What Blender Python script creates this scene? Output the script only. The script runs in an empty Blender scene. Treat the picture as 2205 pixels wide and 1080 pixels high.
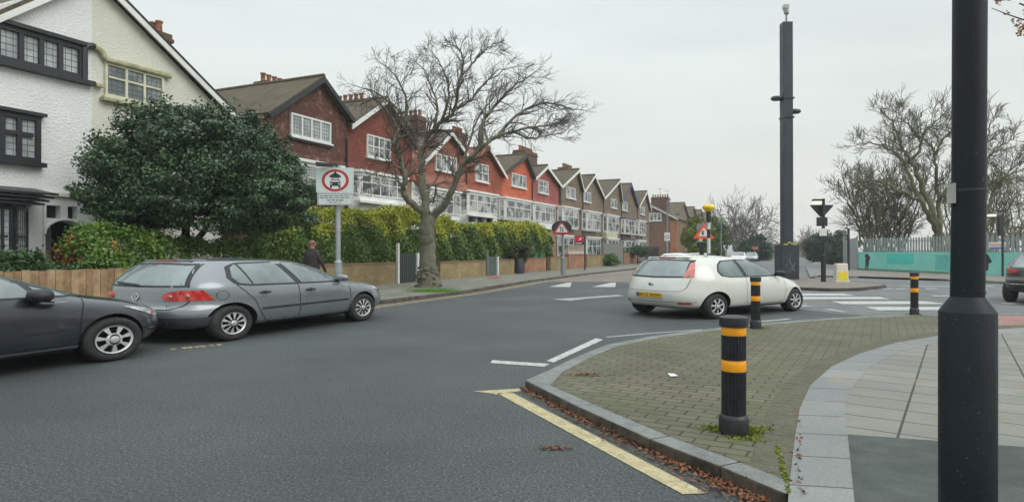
import bpy, bmesh, math, random
import numpy as np
from mathutils import Vector, Matrix
from mathutils.bvhtree import BVHTree
random.seed(7); np.random.seed(7)
SC = bpy.context.scene
COL = SC.collection
# ------------------------------------------------------------------ camera, sky, sun, exposure
FPX = 1375.0                       # focal length in pixels of the 2205 px wide photograph
EYE = 1.6
cam_d = bpy.data.cameras.new('camera'); cam = bpy.data.objects.new('camera', cam_d); COL.objects.link(cam)
cam.location = (0, 0, EYE); cam.rotation_euler = (math.radians(90), 0, 0)
cam_d.sensor_width = 36.0; cam_d.lens = FPX / 2205 * 36.0
cam_d.clip_start = 0.05; cam_d.clip_end = 3000
SC.camera = cam
SUN_EL, SUN_ROT = math.radians(40), math.radians(120)
world = bpy.data.worlds.new('World'); SC.world = world; world.use_nodes = True
nt = world.node_tree; nt.nodes.clear()
def N(t, **k):
    n = nt.nodes.new(t)
    for a, b in k.items(): setattr(n, a, b)
    return n
sky = N('ShaderNodeTexSky', sky_type='NISHITA', sun_disc=False, sun_elevation=SUN_EL, sun_rotation=SUN_ROT)
sky.air_density = 1.0; sky.dust_density = 4.0
hs = N('ShaderNodeHueSaturation'); hs.inputs['Saturation'].default_value = .25
nt.links.new(sky.outputs[0], hs.inputs['Color'])
tc = N('ShaderNodeTexCoord'); sx = N('ShaderNodeSeparateXYZ'); nt.links.new(tc.outputs['Generated'], sx.inputs[0])
cr = N('ShaderNodeValToRGB')          # overcast cloud deck: pale, warmer and a little brighter by the horizon
cr.color_ramp.elements[0].position = 0.0; cr.color_ramp.elements[0].color = (.80, .79, .73, 1)
cr.color_ramp.elements[1].position = .42; cr.color_ramp.elements[1].color = (.72, .795, .80, 1)
e = cr.color_ramp.elements.new(.12); e.color = (.745, .775, .745, 1)
e = cr.color_ramp.elements.new(.75); e.color = (1.25, 1.34, 1.36, 1)      # an overcast sky is brightest overhead
e = cr.color_ramp.elements.new(1.0); e.color = (1.7, 1.8, 1.82, 1)
nt.links.new(sx.outputs['Z'], cr.inputs[0])
mp = N('ShaderNodeMapping'); mp.inputs['Scale'].default_value = (1.2, 1.2, 6)
no = N('ShaderNodeTexNoise'); no.inputs['Scale'].default_value = 1.6; no.inputs['Detail'].default_value = 4
nt.links.new(tc.outputs['Generated'], mp.inputs[0]); nt.links.new(mp.outputs[0], no.inputs[0])
mr = N('ShaderNodeMapRange'); mr.inputs[1].default_value = .3; mr.inputs[2].default_value = .7; mr.inputs[3].default_value = 10.7; mr.inputs[4].default_value = 12.5
nt.links.new(no.outputs[0], mr.inputs[0])
sc_ = N('ShaderNodeVectorMath', operation='SCALE'); nt.links.new(cr.outputs[0], sc_.inputs[0]); nt.links.new(mr.outputs[0], sc_.inputs['Scale'])
mx = N('ShaderNodeMix', data_type='RGBA'); mx.inputs[0].default_value = .93
nt.links.new(hs.outputs[0], mx.inputs[6]); nt.links.new(sc_.outputs[0], mx.inputs[7])
bg = N('ShaderNodeBackground'); bg.inputs[1].default_value = .1; ow = N('ShaderNodeOutputWorld')
nt.links.new(mx.outputs[2], bg.inputs[0]); nt.links.new(bg.outputs[0], ow.inputs[0])
sun_d = bpy.data.lights.new('sun', 'SUN'); sun_d.energy = 1.3; sun_d.angle = math.radians(40); sun_d.color = (1, .96, .9)
sun = bpy.data.objects.new('sun', sun_d); COL.objects.link(sun)
sun.rotation_euler = (math.radians(90) - SUN_EL, 0, math.radians(60))     # from behind the camera on the right
SC.view_settings.view_transform = 'Standard'; SC.view_settings.look = 'None'
SC.view_settings.exposure = 0; SC.view_settings.gamma = 1
try:
    SC.cycles.max_bounces = 6; SC.cycles.use_denoising = True
except Exception: pass

# ------------------------------------------------------------------ helpers
R = math.radians
WIDE = 1.38      # plan proportions of the place relative to heights (the photograph shows everything this much broader)
def P(px, py, Y): return Vector(((px - 1102.5) / FPX * Y, Y, EYE + (540.5 - py) / FPX * Y))
def G(px, py, h=0.0):
    Y = (EYE - h) * FPX / (py - 540.5)
    return Vector(((px - 1102.5) / FPX * Y, Y, h))

class Mat:
    def __init__(s, name):
        s.m = bpy.data.materials.new(name); s.m.use_nodes = True; s.nt = s.m.node_tree
        s.b = s.nt.nodes['Principled BSDF']
    def n(s, t, **k):
        x = s.nt.nodes.new(t)
        for a, b in k.items(): setattr(x, a, b)
        return x
    def l(s, a, b): s.nt.links.new(a, b)
def noise(M, co, scale, detail=3, rough=.55):
    n = M.n('ShaderNodeTexNoise'); n.inputs['Scale'].default_value = scale; n.inputs['Detail'].default_value = detail; n.inputs['Roughness'].default_value = rough
    if co is not None: M.l(co, n.inputs['Vector'])
    return n.outputs[0]
def maprange(M, v, a, b, c, d):
    n = M.n('ShaderNodeMapRange'); 
    for i, x in enumerate((a, b, c, d)): n.inputs[i + 1].default_value = x
    M.l(v, n.inputs[0]); return n.outputs[0]
def mixc(M, fac, a, b, blend='MIX'):
    n = M.n('ShaderNodeMix', data_type='RGBA', blend_type=blend)
    for i, v in ((0, fac), (6, a), (7, b)):
        if isinstance(v, (int, float)): n.inputs[i].default_value = v
        elif isinstance(v, tuple): n.inputs[i].default_value = (*v[:3], 1)
        else: M.l(v, n.inputs[i])
    return n.outputs[2]
def bump(M, h, strength, dist=.01, prev=None):
    n = M.n('ShaderNodeBump'); n.inputs['Strength'].default_value = strength; n.inputs['Distance'].default_value = dist
    M.l(h, n.inputs['Height'])
    if prev is not None: M.l(prev, n.inputs['Normal'])
    return n.outputs[0]
def objco(M): return M.n('ShaderNodeTexCoord').outputs['Object']
MATS = {}
def mat(name, col, rough=.6, metal=0, var=.12, vs=3.0, bmp=0, bs=60, coat=0, spec=.5, ior=None, col2=None, emit=None, es=1, fine=0, aniso=None):
    if name in MATS: return MATS[name]
    M = Mat(name); co = objco(M); b = M.b
    c2 = col2 or tuple(x * (1 - var * 2.2) for x in col)
    if var or col2:
        f = maprange(M, noise(M, co, vs, 5, .6), .3, .7, 0, 1)
        c = mixc(M, f, tuple(min(1, x * (1 + (0 if col2 else var))) for x in col), c2)
        if fine:
            f2 = maprange(M, noise(M, co, fine, 2), .35, .65, .72, 1.25)
            cc = M.n('ShaderNodeVectorMath', operation='SCALE'); M.l(c, cc.inputs[0]); M.l(f2, cc.inputs['Scale']); c = cc.outputs[0]
        M.l(c, b.inputs['Base Color'])
        rr = maprange(M, noise(M, co, vs * 4, 3), .3, .7, max(0, rough * .8), min(1, rough * 1.2)); M.l(rr, b.inputs['Roughness'])
    else:
        b.inputs['Base Color'].default_value = (*col, 1); b.inputs['Roughness'].default_value = rough
    b.inputs['Metallic'].default_value = metal
    b.inputs['Coat Weight'].default_value = coat; b.inputs['Coat Roughness'].default_value = .04
    b.inputs['Specular IOR Level'].default_value = spec
    if ior: b.inputs['IOR'].default_value = ior
    if bmp: M.l(bump(M, noise(M, co, bs, 4), bmp, .01), b.inputs['Normal'])
    if emit:
        b.inputs['Emission Color'].default_value = (*emit, 1); b.inputs['Emission Strength'].default_value = es
    MATS[name] = M.m; return M.m
def brickmat(name, c1, c2, mortar, w=.30, h=.075, ms=.008, rough=.85, rot=None, stain=None, offset=.5, squash=1, bmp=.5, plan=False, shift=(0, 0), big=.25, biascale=.8, moss=None, joint=.3):
    M = Mat(name); co = objco(M)
    if plan:
        mpn = M.n('ShaderNodeMapping'); mpn.inputs['Rotation'].default_value = (0, 0, rot or 0); mpn.inputs['Location'].default_value = (*shift, 0); M.l(co, mpn.inputs[0]); v = mpn.outputs[0]
    else:
        s = M.n('ShaderNodeSeparateXYZ'); M.l(co, s.inputs[0]); a = M.n('ShaderNodeMath', operation='ADD'); M.l(s.outputs[0], a.inputs[0]); M.l(s.outputs[1], a.inputs[1])
        c = M.n('ShaderNodeCombineXYZ'); M.l(a.outputs[0], c.inputs[0]); M.l(s.outputs[2], c.inputs[1]); v = c.outputs[0]
    t = M.n('ShaderNodeTexBrick'); t.offset = offset; t.squash = squash
    t.inputs['Scale'].default_value = 1; t.inputs['Brick Width'].default_value = w; t.inputs['Row Height'].default_value = h
    t.inputs['Mortar Size'].default_value = ms; t.inputs['Mortar Smooth'].default_value = joint; t.inputs['Bias'].default_value = 0
    t.inputs['Color1'].default_value = (*c1, 1); t.inputs['Color2'].default_value = (*c2, 1); t.inputs['Mortar'].default_value = (*mortar, 1)
    M.l(v, t.inputs['Vector'])
    f = maprange(M, noise(M, co, biascale, 6, .65), .3, .7, 1 - big, 1 + big)
    cc = M.n('ShaderNodeVectorMath', operation='SCALE'); M.l(t.outputs['Color'], cc.inputs[0]); M.l(f, cc.inputs['Scale']); c = cc.outputs[0]
    f2 = maprange(M, noise(M, co, 60, 2), .3, .7, .85, 1.15)
    cc = M.n('ShaderNodeVectorMath', operation='SCALE'); M.l(c, cc.inputs[0]); M.l(f2, cc.inputs['Scale']); c = cc.outputs[0]
    if stain:
        f = maprange(M, noise(M, co, 1.7, 8, .7), .56, .68, 0, 1); c = mixc(M, f, c, stain)
    if moss:
        f = maprange(M, noise(M, co, .9, 6, .7), .45, .7, 0, .75); c = mixc(M, f, c, moss)
    M.l(c, M.b.inputs['Base Color']); M.b.inputs['Roughness'].default_value = rough
    b1 = bump(M, t.outputs['Fac'], -bmp, .012); b2 = bump(M, noise(M, co, 45, 3), .25, .01, b1)
    M.l(b2, M.b.inputs['Normal']); MATS[name] = M.m; return M.m
def leafmat(name, cols, rough=.5, spec=.4, trans=.0):
    M = Mat(name); g = M.n('ShaderNodeNewGeometry'); r = M.n('ShaderNodeValToRGB')
    els = r.color_ramp.elements
    els[0].position = 0; els[0].color = (*cols[0], 1); els[1].position = 1; els[1].color = (*cols[-1], 1)
    for i, c in enumerate(cols[1:-1]): e = els.new((i + 1) / (len(cols) - 1)); e.color = (*c, 1)
    co = objco(M); nz = noise(M, co, .9, 4, .6)
    a = M.n('ShaderNodeMath', operation='MULTIPLY_ADD'); a.inputs[1].default_value = .55; M.l(g.outputs['Random Per Island'], a.inputs[0])
    n2 = maprange(M, nz, .3, .7, 0, .45); M.l(n2, a.inputs[2]); M.l(a.outputs[0], r.inputs[0])
    M.l(r.outputs[0], M.b.inputs['Base Color']); M.b.inputs['Roughness'].default_value = rough; M.b.inputs['Specular IOR Level'].default_value = spec
    MATS[name] = M.m; return M.m

def tag(o, label=None, cat=None, group=None, kind=None):
    if label: o['label'] = label
    if cat: o['category'] = cat
    if group: o['group'] = group
    if kind: o['kind'] = kind
    return o
def empty(name, loc=(0, 0, 0), rz=0, label=None, cat=None, group=None):
    o = bpy.data.objects.new(name, None); COL.objects.link(o); o.location = loc; o.rotation_euler = (0, 0, rz); o.empty_display_size = .2
    return tag(o, label, cat, group)
class MB:
    def __init__(s): s.v = []; s.f = []
    def add(s, v, f):
        k = len(s.v); s.v += [tuple(x) for x in v]; s.f += [tuple(i + k for i in q) for q in f]; return s
    def box(s, x0, x1, y0, y1, z0, z1, m=None):
        v = [Vector((x, y, z)) for z in (z0, z1) for y in (y0, y1) for x in (x0, x1)]
        if m is not None: v = [m @ a for a in v]
        return s.add(v, [(0, 2, 3, 1), (4, 5, 7, 6), (0, 1, 5, 4), (1, 3, 7, 5), (3, 2, 6, 7), (2, 0, 4, 6)])
    def prism(s, poly, ext, fn=None):
        """poly: list of 3D points (planar, any), ext: vector"""
        n = len(poly); a = [Vector(p) for p in poly]; b = [p + Vector(ext) for p in a]
        s.add(a + b, [tuple(range(n))[::-1], tuple(range(n, 2 * n))] + [(i, (i + 1) % n, n + (i + 1) % n, n + i) for i in range(n)]); return s
    def bar(s, p, q, w, h=None, up=(0, 0, 1)):
        p = Vector(p); q = Vector(q); h = h or w; d = (q - p).normalized(); u = Vector(up)
        if abs(d.dot(u)) > .98: u = Vector((0, 1, 0))
        a = d.cross(u).normalized(); b = a.cross(d).normalized()
        o = [a * x * w / 2 + b * y * h / 2 for x, y in ((-1, -1), (1, -1), (1, 1), (-1, 1))]
        s.add([p + x for x in o] + [q + x for x in o], [(3, 2, 1, 0), (4, 5, 6, 7)] + [(i, (i + 1) % 4, 4 + (i + 1) % 4, 4 + i) for i in range(4)]); return s
    def tube(s, path, rad, n=8, cap=True):
        path = [Vector(p) for p in path]
        if isinstance(rad, (int, float)): rad = [rad] * len(path)
        k = len(s.v); d0 = (path[1] - path[0]).normalized(); a = d0.orthogonal().normalized()
        for i, p in enumerate(path):
            d = (path[min(i + 1, len(path) - 1)] - path[max(i - 1, 0)]).normalized()
            a = (a - d * a.dot(d)); a = a.normalized() if a.length > 1e-6 else d.orthogonal().normalized(); b = d.cross(a)
            for j in range(n):
                t = 2 * math.pi * j / n; s.v.append(tuple(p + (a * math.cos(t) + b * math.sin(t)) * rad[i]))
        for i in range(len(path) - 1):
            for j in range(n):
                A = k + i * n + j; B = k + i * n + (j + 1) % n; s.f.append((A, B, B + n, A + n))
        if cap: s.f.append(tuple(k + j for j in range(n))[::-1]); e = k + (len(path) - 1) * n; s.f.append(tuple(e + j for j in range(n)))
        return s
    def lathe(s, prof, c=(0, 0, 0), n=24, sx=1, sy=1):
        k = len(s.v); cx, cy, cz = c
        for r, z in prof:
            for j in range(n):
                t = 2 * math.pi * j / n; s.v.append((cx + r * sx * math.cos(t), cy + r * sy * math.sin(t), cz + z))
        for i in range(len(prof) - 1):
            for j in range(n):
                A = k + i * n + j; B = k + i * n + (j + 1) % n; s.f.append((A, B, B + n, A + n))
        s.f.append(tuple(k + j for j in range(n))[::-1]); e = k + (len(prof) - 1) * n; s.f.append(tuple(e + j for j in range(n)))
        return s
    def quad(s, a, b, c, d): return s.add([a, b, c, d], [(0, 1, 2, 3)])
    def build(s, name, m, parent=None, smooth=None, bevel=0, xf=None):
        me = bpy.data.meshes.new(name); v = s.v
        if xf is not None: v = [tuple(xf @ Vector(a)) for a in v]
        me.from_pydata(v, [], s.f)
        me.materials.append(m); me.update()
        if smooth is not None:
            me.shade_smooth(); me.set_sharp_from_angle(angle=R(smooth))
        o = bpy.data.objects.new(name, me); COL.objects.link(o)
        if bevel:
            b = o.modifiers.new('bevel', 'BEVEL'); b.width = bevel; b.segments = 2; b.limit_method = 'ANGLE'; b.angle_limit = R(40)
        if parent is not None: o.parent = parent
        return o
def fast_mesh(name, verts, quads, m, parent=None):
    me = bpy.data.meshes.new(name); verts = np.asarray(verts, dtype=np.float32); quads = np.asarray(quads, dtype=np.int32)
    me.vertices.add(len(verts)); me.vertices.foreach_set('co', verts.ravel())
    k = quads.shape[1]; me.loops.add(quads.size); me.loops.foreach_set('vertex_index', quads.ravel())
    me.polygons.add(len(quads)); me.polygons.foreach_set('loop_start', np.arange(0, quads.size, k, dtype=np.int32))
    me.update(calc_edges=True); me.materials.append(m)
    o = bpy.data.objects.new(name, me); COL.objects.link(o)
    if parent is not None: o.parent = parent
    return o
def leaves(name, pts, size, m, parent=None, nrm=None, aspect=.5):
    """one small folded leaf (two tris joined = one rhombus) at every point"""
    n = len(pts); pts = np.asarray(pts); rs = np.random.RandomState(n % 9973)
    a = rs.normal(size=(n, 3)); 
    if nrm is not None: a += nrm * 1.3
    a /= np.linalg.norm(a, axis=1)[:, None]
    b = rs.normal(size=(n, 3)); b[:, 2] -= .3; b = np.cross(a, b); b /= np.linalg.norm(b, axis=1)[:, None]; c = np.cross(a, b)
    s = size * (.6 + .8 * rs.rand(n))[:, None]
    v = np.stack([pts - b * s, pts + c * s * aspect + a * s * .18, pts + b * s, pts - c * s * aspect + a * s * .18], 1).reshape(-1, 3)
    q = np.arange(4 * n).reshape(n, 4)
    return fast_mesh(name, v, q, m, parent)
def realise(o):
    bpy.context.view_layer.update()
    dg = bpy.context.evaluated_depsgraph_get(); me = bpy.data.meshes.new_from_object(o.evaluated_get(dg)); o.modifiers.clear(); o.data = me; return o
def sheet(name, pts, h, m, kind='structure', parent=None, thick=None):
    """flat polygon at height h (pts are xy)"""
    mb = MB(); n = len(pts); top = [(p[0], p[1], h) for p in pts]
    if thick: mb.prism([(p[0], p[1], h - thick) for p in pts], (0, 0, thick))
    else: mb.add(top, [tuple(range(n))])
    o = mb.build(name, m, parent)
    bm = bmesh.new(); bm.from_mesh(o.data); bmesh.ops.recalc_face_normals(bm, faces=bm.faces)
    if not thick:
        for f in bm.faces:
            if f.normal.z < 0: f.normal_flip()
    bmesh.ops.triangulate(bm, faces=[f for f in bm.faces if len(f.verts) > 4], ngon_method='EAR_CLIP'); bm.to_mesh(o.data); bm.free()
    if kind: o['kind'] = kind
    return o
def text_mesh(s, size, m, name, parent, xf, ext=.001, wx=1.0, bold=.0):
    cu = bpy.data.curves.new('t', 'FONT'); cu.body = s; cu.size = size; cu.extrude = ext; cu.align_x = 'CENTER'; cu.align_y = 'CENTER'; cu.offset = bold; cu.resolution_u = 2
    o = bpy.data.objects.new('t', cu); COL.objects.link(o)
    dg = bpy.context.evaluated_depsgraph_get(); me = bpy.data.meshes.new_from_object(o.evaluated_get(dg)); bpy.data.objects.remove(o)
    me.transform(xf @ Matrix.Diagonal((wx, 1, 1, 1))); me.materials.clear(); me.materials.append(m)
    r = bpy.data.objects.new(name, me); COL.objects.link(r); r.parent = parent; return r
# ------------------------------------------------------------------ common materials
m_white = mat('white_paint', (.72, .73, .70), .45, var=.05, vs=2)
m_black = mat('black_paint', (.018, .022, .026), .45, var=.15)
m_glass = mat('window_glass', (.10, .13, .14), .06, var=.35, vs=1.1, spec=.9)
m_glass_l = mat('window_glass_net_curtain', (.34, .36, .36), .12, var=.2, vs=2, spec=.8)
m_chrome = mat('chrome', (.6, .62, .63), .15, metal=1, var=.05)
m_steel = mat('galvanised_steel', (.34, .37, .38), .45, metal=.3, var=.1)
m_grey = mat('grey_metal', (.22, .24, .25), .5, var=.08)
# ------------------------------------------------------------------ ground
M = Mat('new_asphalt'); co = objco(M)
base = mixc(M, maprange(M, noise(M, co, .35, 5), .35, .65, 0, 1), (.036, .044, .044), (.056, .067, .065))
sp = maprange(M, noise(M, co, 48, 4, .9), .52, .64, 0, 1); base = mixc(M, sp, base, (.21, .235, .235))
sp2 = maprange(M, noise(M, co, 40, 4, .85), (.51), .40, 0, 1); base = mixc(M, sp2, base, (.016, .019, .021))
pz = maprange(M, noise(M, co, .22, 5, .6), .35, .65, .76, 1.25); vs_ = M.n('ShaderNodeVectorMath', operation='SCALE'); M.l(base, vs_.inputs[0]); M.l(pz, vs_.inputs['Scale']); base = vs_.outputs[0]
M.l(base, M.b.inputs['Base Color']); M.b.inputs['Roughness'].default_value = .72; M.b.inputs['Specular IOR Level'].default_value = .55
M.l(bump(M, noise(M, co, 50, 3, .7), .9, .015), M.b.inputs['Normal']); m_asph = M.m
m_oldroad = mat('old_asphalt', (.15, .155, .155), .8, var=.18, vs=.6, bmp=.5, bs=60, fine=70)
m_brownroad = mat('worn_brown_surfacing', (.20, .175, .15), .85, var=.15, vs=.5, bmp=.4, bs=50, fine=50)
m_concrete = mat('pavement_concrete', (.20, .20, .185), .85, var=.15, vs=.9, bmp=.3, bs=50, fine=60)
m_footpatch = mat('footway_tarmac', (.062, .074, .070), .85, var=.12, vs=1, bmp=.7, bs=90, fine=130)
m_kerb = mat('granite_kerb', (.185, .20, .19), .8, var=.15, vs=3, bmp=.3, bs=80, fine=120)
m_kerbd = mat('dark_stained_kerb', (.12, .105, .085), .85, var=.3, vs=3, bmp=.3, bs=80, fine=60)
m_soil = mat('garden_soil', (.06, .055, .035), .95, var=.4, vs=2, bmp=.5, bs=20)
m_verge = mat('far_grass', (.07, .10, .04), .95, var=.3, vs=.3)
m_line = mat('white_road_paint', (.46, .475, .46), .7, var=.18, vs=9, fine=80, bmp=.5, bs=75)
m_lineold = mat('worn_white_road_paint', (.38, .39, .38), .75, col2=(.22, .23, .23), vs=12, fine=60)
m_yel = mat('pale_yellow_road_paint', (.44, .385, .225), .75, var=.16, vs=8, fine=80, bmp=.5, bs=75)
m_yeld = mat('dirty_yellow_road_paint', (.50, .43, .26), .8, col2=(.20, .17, .12), vs=6, fine=60)
m_block = brickmat('block_paving', (.098, .092, .060), (.128, .118, .080), (.014, .016, .008), w=.285, h=.140, ms=.010, rot=R(30), plan=True, moss=(.075, .09, .032), big=.25)
m_slab = brickmat('paving_slabs', (.175, .18, .16), (.21, .212, .19), (.04, .04, .03), w=1.047, h=.46, ms=.011, rot=R(34.9), plan=True, shift=(0.395, -6.577), offset=0, stain=(.20, .165, .11), big=.12, joint=.1)
m_pavel = brickmat('left_pavement_slabs', (.17, .17, .145), (.205, .20, .18), (.07, .065, .05), w=1.0, h=.85, ms=.012, rot=R(-65), plan=True, moss=(.10, .12, .06), big=.2)
m_band = brickmat('granite_band', (.175, .187, .185), (.21, .222, .215), (.05, .045, .035), w=9, h=.62, ms=.009, rot=R(10), plan=True, big=.12, stain=(.26, .22, .17), joint=.1)
m_tact = brickmat('red_tactile_paving', (.30, .16, .13), (.33, .18, .15), (.16, .10, .09), w=.2, h=.2, ms=.03, rot=R(10), plan=True, offset=0)

sheet('ground', [(-1200, -60), (1500, -60), (1500, 2200), (-1200, 2200)], -.012, m_verge)
def kx(Y):      # left kerb line
    pts = [(-20, -21.2), (8, -8.9), (19.2, -3.94), (24, -1.79), (33.08, 1.1), (42.3, 4.9), (54.3, 10.3), (200, 76)]
    for (a, b), (c, d) in zip(pts, pts[1:]):
        if Y <= c: return b + (d - b) * (Y - a) / (c - a)
    return 76
def wx(Y): return -5.24 + .43 * (Y - 29.5)
FD = Vector((.4157, .9095, 0)); FN = Vector((.9095, -.4157, 0)); FO = Vector((-8.45, 32.7, 0))
# roads
sheet('old_road', [(kx(-18) - .1, -18), (60, -18), (60, 38), (75, 60), (68, 190), (150, 460), (135, 480), (kx(100), 100), (kx(60), 60), (kx(42), 42), (kx(33), 33), (kx(19), 19)], -.006, m_oldroad)
a = G(1150, 607); b = G(1335, 607)
sheet('new_road', [(kx(-17) + .02, -17), (kx(8), 8), (kx(19.2), 19.2), (kx(24), 24), (kx(33.08), 33.08), (b.x, b.y), (6.9, 25), (8.0, 17.5), (9.0, 14.5), (9, 6), (9, -17)], 0, m_asph)
sheet('raised_table', [(kx(33.3) + .1, 33.15), (b.x + .05, 33.15), (9.5, 33.15), (15, 41), (18, 52), (kx(52), 52), (kx(42.3), 42.3)], .004, m_brownroad)
# left pavement: raised strip from kerb to garden walls, in plan along the street
KH = .11
lk = [(kx(y), y) for y in (-15, 0, 8, 14, 19.2, 24, 28, 33.08, 42.3, 54.3, 75, 100)]
ed = [(kx(y) - .17, y) for y in (-15, 0, 8, 14, 19.2, 24, 28, 33.08, 42.3, 54.3, 75, 100)]
sheet('left_pavement', ed + [(wx(y) - .3, y) for y in (100, 50, 20, -15)], KH, m_pavel, thick=.3)
mb = MB()
for (p, q), (p2, q2) in zip(zip(lk, ed), list(zip(lk, ed))[1:]):
    L = (Vector(p2) - Vector(p)).length; n = max(1, int(L / 1.25))
    for i in range(n):
        f0 = i / n; f1 = (i + 1) / n - .008 * n / L / 1.0 if L > 0 else 1
        f1 = (i + 1) / n - .01 / L
        A = Vector(p).lerp(Vector(p2), f0); B = Vector(p).lerp(Vector(p2), f1); C = Vector(q).lerp(Vector(q2), f1); D = Vector(q).lerp(Vector(q2), f0)
        mb.prism([(v.x, v.y, -.1) for v in (A, B, C, D)], (0, 0, .1 + KH + .006))
o = mb.build('left_kerb', m_kerbd, bevel=.012); o['kind'] = 'structure'
gp = [(wx(y) - .28, y) for y in (-15, 20, 50, 100)]
sheet('garden_ground', gp + [(wx(100) - 30, 100), (-90, 60), (-90, -15)], .10, m_soil, thick=.2)
# double yellow lines by the left kerb
def ribbon(mb, pts, w, h, gap=None):
    for p, q in zip(pts, pts[1:]):
        p = Vector(p).to_2d(); q = Vector(q).to_2d(); d = (q - p).normalized(); s = Vector((-d.y, d.x)) * w / 2
        mb.add([(*(p + s), h), (*(p - s), h), (*(q - s), h), (*(q + s), h)], [(0, 1, 2, 3)])
mb = MB()
for off in (.30, .62):
    ribbon(mb, [(kx(y) + off, y) for y in np.linspace(17, 33.5, 14)], .12, .005)
o = mb.build('yellow_lines', m_yeld); o['kind'] = 'structure'
# ---- near build-out (block paving island joined to the footway)
HB = .10
front = [(1130, 818), (1240, 873), (1400, 945), (1550, 1003), (1693, 1063)]      # kerb top front edge
back = [(1130, 818), (1180, 797), (1240, 768), (1305, 742), (1400, 724), (1500, 711), (1640, 696), (1800, 684), (1950, 678), (2060, 676), (2300, 675)]
Fr = [G(x, y, HB).to_2d() for x, y in front]; Bk = [G(x, y, HB).to_2d() for x, y in back]
def offset_line(pts, d):
    out = []
    for i, p in enumerate(pts):
        t = (pts[min(i + 1, len(pts) - 1)] - pts[max(i - 1, 0)]).normalized(); out.append(p + Vector((-t.y, t.x)) * d)
    return out
KW = .20
Fi = offset_line(Fr, KW); Bi = offset_line(Bk, -KW)
# inner corner near the tip
tipi = Fi[0].lerp(Bi[0], .5) + (Fi[1] - Fi[0]).normalized() * .28
blockpoly = [tipi] + Fi[1:] + [G(1712, 1072, HB).to_2d()]
band_l = [(1688, 1200), (1700, 1040), (1712, 940), (1722, 880), (1745, 830), (1790, 790), (1850, 762), (1930, 738), (2015, 724), (2080, 713), (2205, 706), (2600, 700)]
band_r = [(1865, 1200), (1840, 1080), (1825, 935), (1818, 885), (1830, 840), (1872, 793), (1935, 757), (2015, 738), (2080, 727), (2205, 716), (2600, 708)]
BL = [G(x, y, HB).to_2d() for x, y in band_l]; BR = [G(x, y, HB).to_2d() for x, y in band_r]
sheet('block_paving', [tipi] + Fi[1:-1] + [Fi[-1]] + BL[1:] + Bi[:0:-1], HB, m_block, thick=.25)
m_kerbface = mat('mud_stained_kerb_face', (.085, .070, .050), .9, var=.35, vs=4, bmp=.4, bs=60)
def kerbstones(name, outer, inner, h, m, L0=.92, bev=.018, face=False, gap=.006):
    mb = MB()
    for k in range(len(outer) - 1):
        L = (outer[k + 1] - outer[k]).length; n = max(1, round(L / L0))
        for i in range(n):
            f0 = i / n; f1 = (i + 1) / n - gap / L
            A = outer[k].lerp(outer[k + 1], f0); B = outer[k].lerp(outer[k + 1], f1); C = inner[k].lerp(inner[k + 1], f1); D = inner[k].lerp(inner[k + 1], f0)
            mb.prism([(v.x, v.y, -.08) for v in (A, B, C, D)], (0, 0, .08 + h))
    o = mb.build(name, m, bevel=bev); o['kind'] = 'structure'
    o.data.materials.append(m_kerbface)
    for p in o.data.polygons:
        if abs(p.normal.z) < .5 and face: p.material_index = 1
    return o
Fi2 = [tipi] + Fi[1:]; Bi2 = [tipi] + Bi[1:]
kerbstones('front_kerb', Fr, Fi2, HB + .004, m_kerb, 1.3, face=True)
kerbstones('back_kerb', Bk, Bi2, HB + .004, m_kerb)
sheet('granite_band', BL[1:] + BR[:0:-1], HB + .005, m_band, thick=.25)
sheet('granite_band_near', [BL[0], BL[1], BR[1], BR[0]], HB + .005, m_band, thick=.25)
sl = BR[2:]
sheet('footway_slabs', sl + [(40, BR[-1].y), (40, G(2205, 962, HB).y), G(2205, 962, HB).to_2d()], HB + .002, m_slab, thick=.2)
sheet('tarmac_footway', [BR[2], G(2205, 962, HB).to_2d(), (40, G(2205, 962, HB).y), (40, -15), (BL[0].x + .25, -15), BR[0], BR[1]], HB + .002, m_footpatch, thick=.2)
a = G(2110, 704, HB); 
sheet('tactile_paving', [G(2110, 702, HB).to_2d(), G(2110, 680, HB).to_2d(), G(2400, 678, HB).to_2d(), G(2400, 699, HB).to_2d()], HB + .006, m_tact)
m_edge = mat('edging_block', (.105, .10, .07), .88, col2=(.07, .072, .04), vs=5, bmp=.4, bs=60, fine=60)
bl_ = [p for p in BL[1:-1]]; bi_ = offset_line(bl_, .27)
kerbstones('edging_course', bi_, bl_, HB + .002, m_edge, .16, .004, gap=.014)
# ---- painted lines
def gq(mb, pts, h=.005): mb.add([G(x, y, h) for x, y in pts], [tuple(range(len(pts)))])
mb = MB()
gq(mb, [(1020, 842), (1062, 847), (1068, 849), (1122, 841), (1118, 836)])
gq(mb, [(1070, 846), (1470, 1063), (1522, 1061), (1105, 846)])
o = mb.build('bay_marking_yellow', m_yel); o['kind'] = 'structure'
mb = MB()
gq(mb, [(1060, 775), (1056, 781), (1172, 789), (1184, 783)])
gq(mb, [(1176, 777), (1192, 780), (1299, 731), (1283, 728)])
ribbon(mb, [G(x, y) for x, y in ((1306, 726), (1400, 718), (1512, 710))], .07, .005)
ribbon(mb, [G(x, y) for x, y in ((1620, 694), (1700, 687))], .12, .005)
for t0 in (0, ):
    gq(mb, [(1182, 617.5), (1228, 618), (1231, 608), (1222, 608.5)]); gq(mb, [(1275, 617.5), (1325, 618), (1326, 608), (1316, 608.5)])
o = mb.build('white_lines', m_line); o['kind'] = 'structure'
mb = MB()
gq(mb, [(1188, 644), (1228, 647.5), (1262, 643), (1240, 641)]); gq(mb, [(1240, 641), (1262, 643), (1345, 637), (1330, 634.5)])
gq(mb, [(1768, 665.5), (1812, 672), (1828, 671.5), (1790, 665)]); gq(mb, [(1725, 656), (1728, 661), (1752, 660)])
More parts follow.
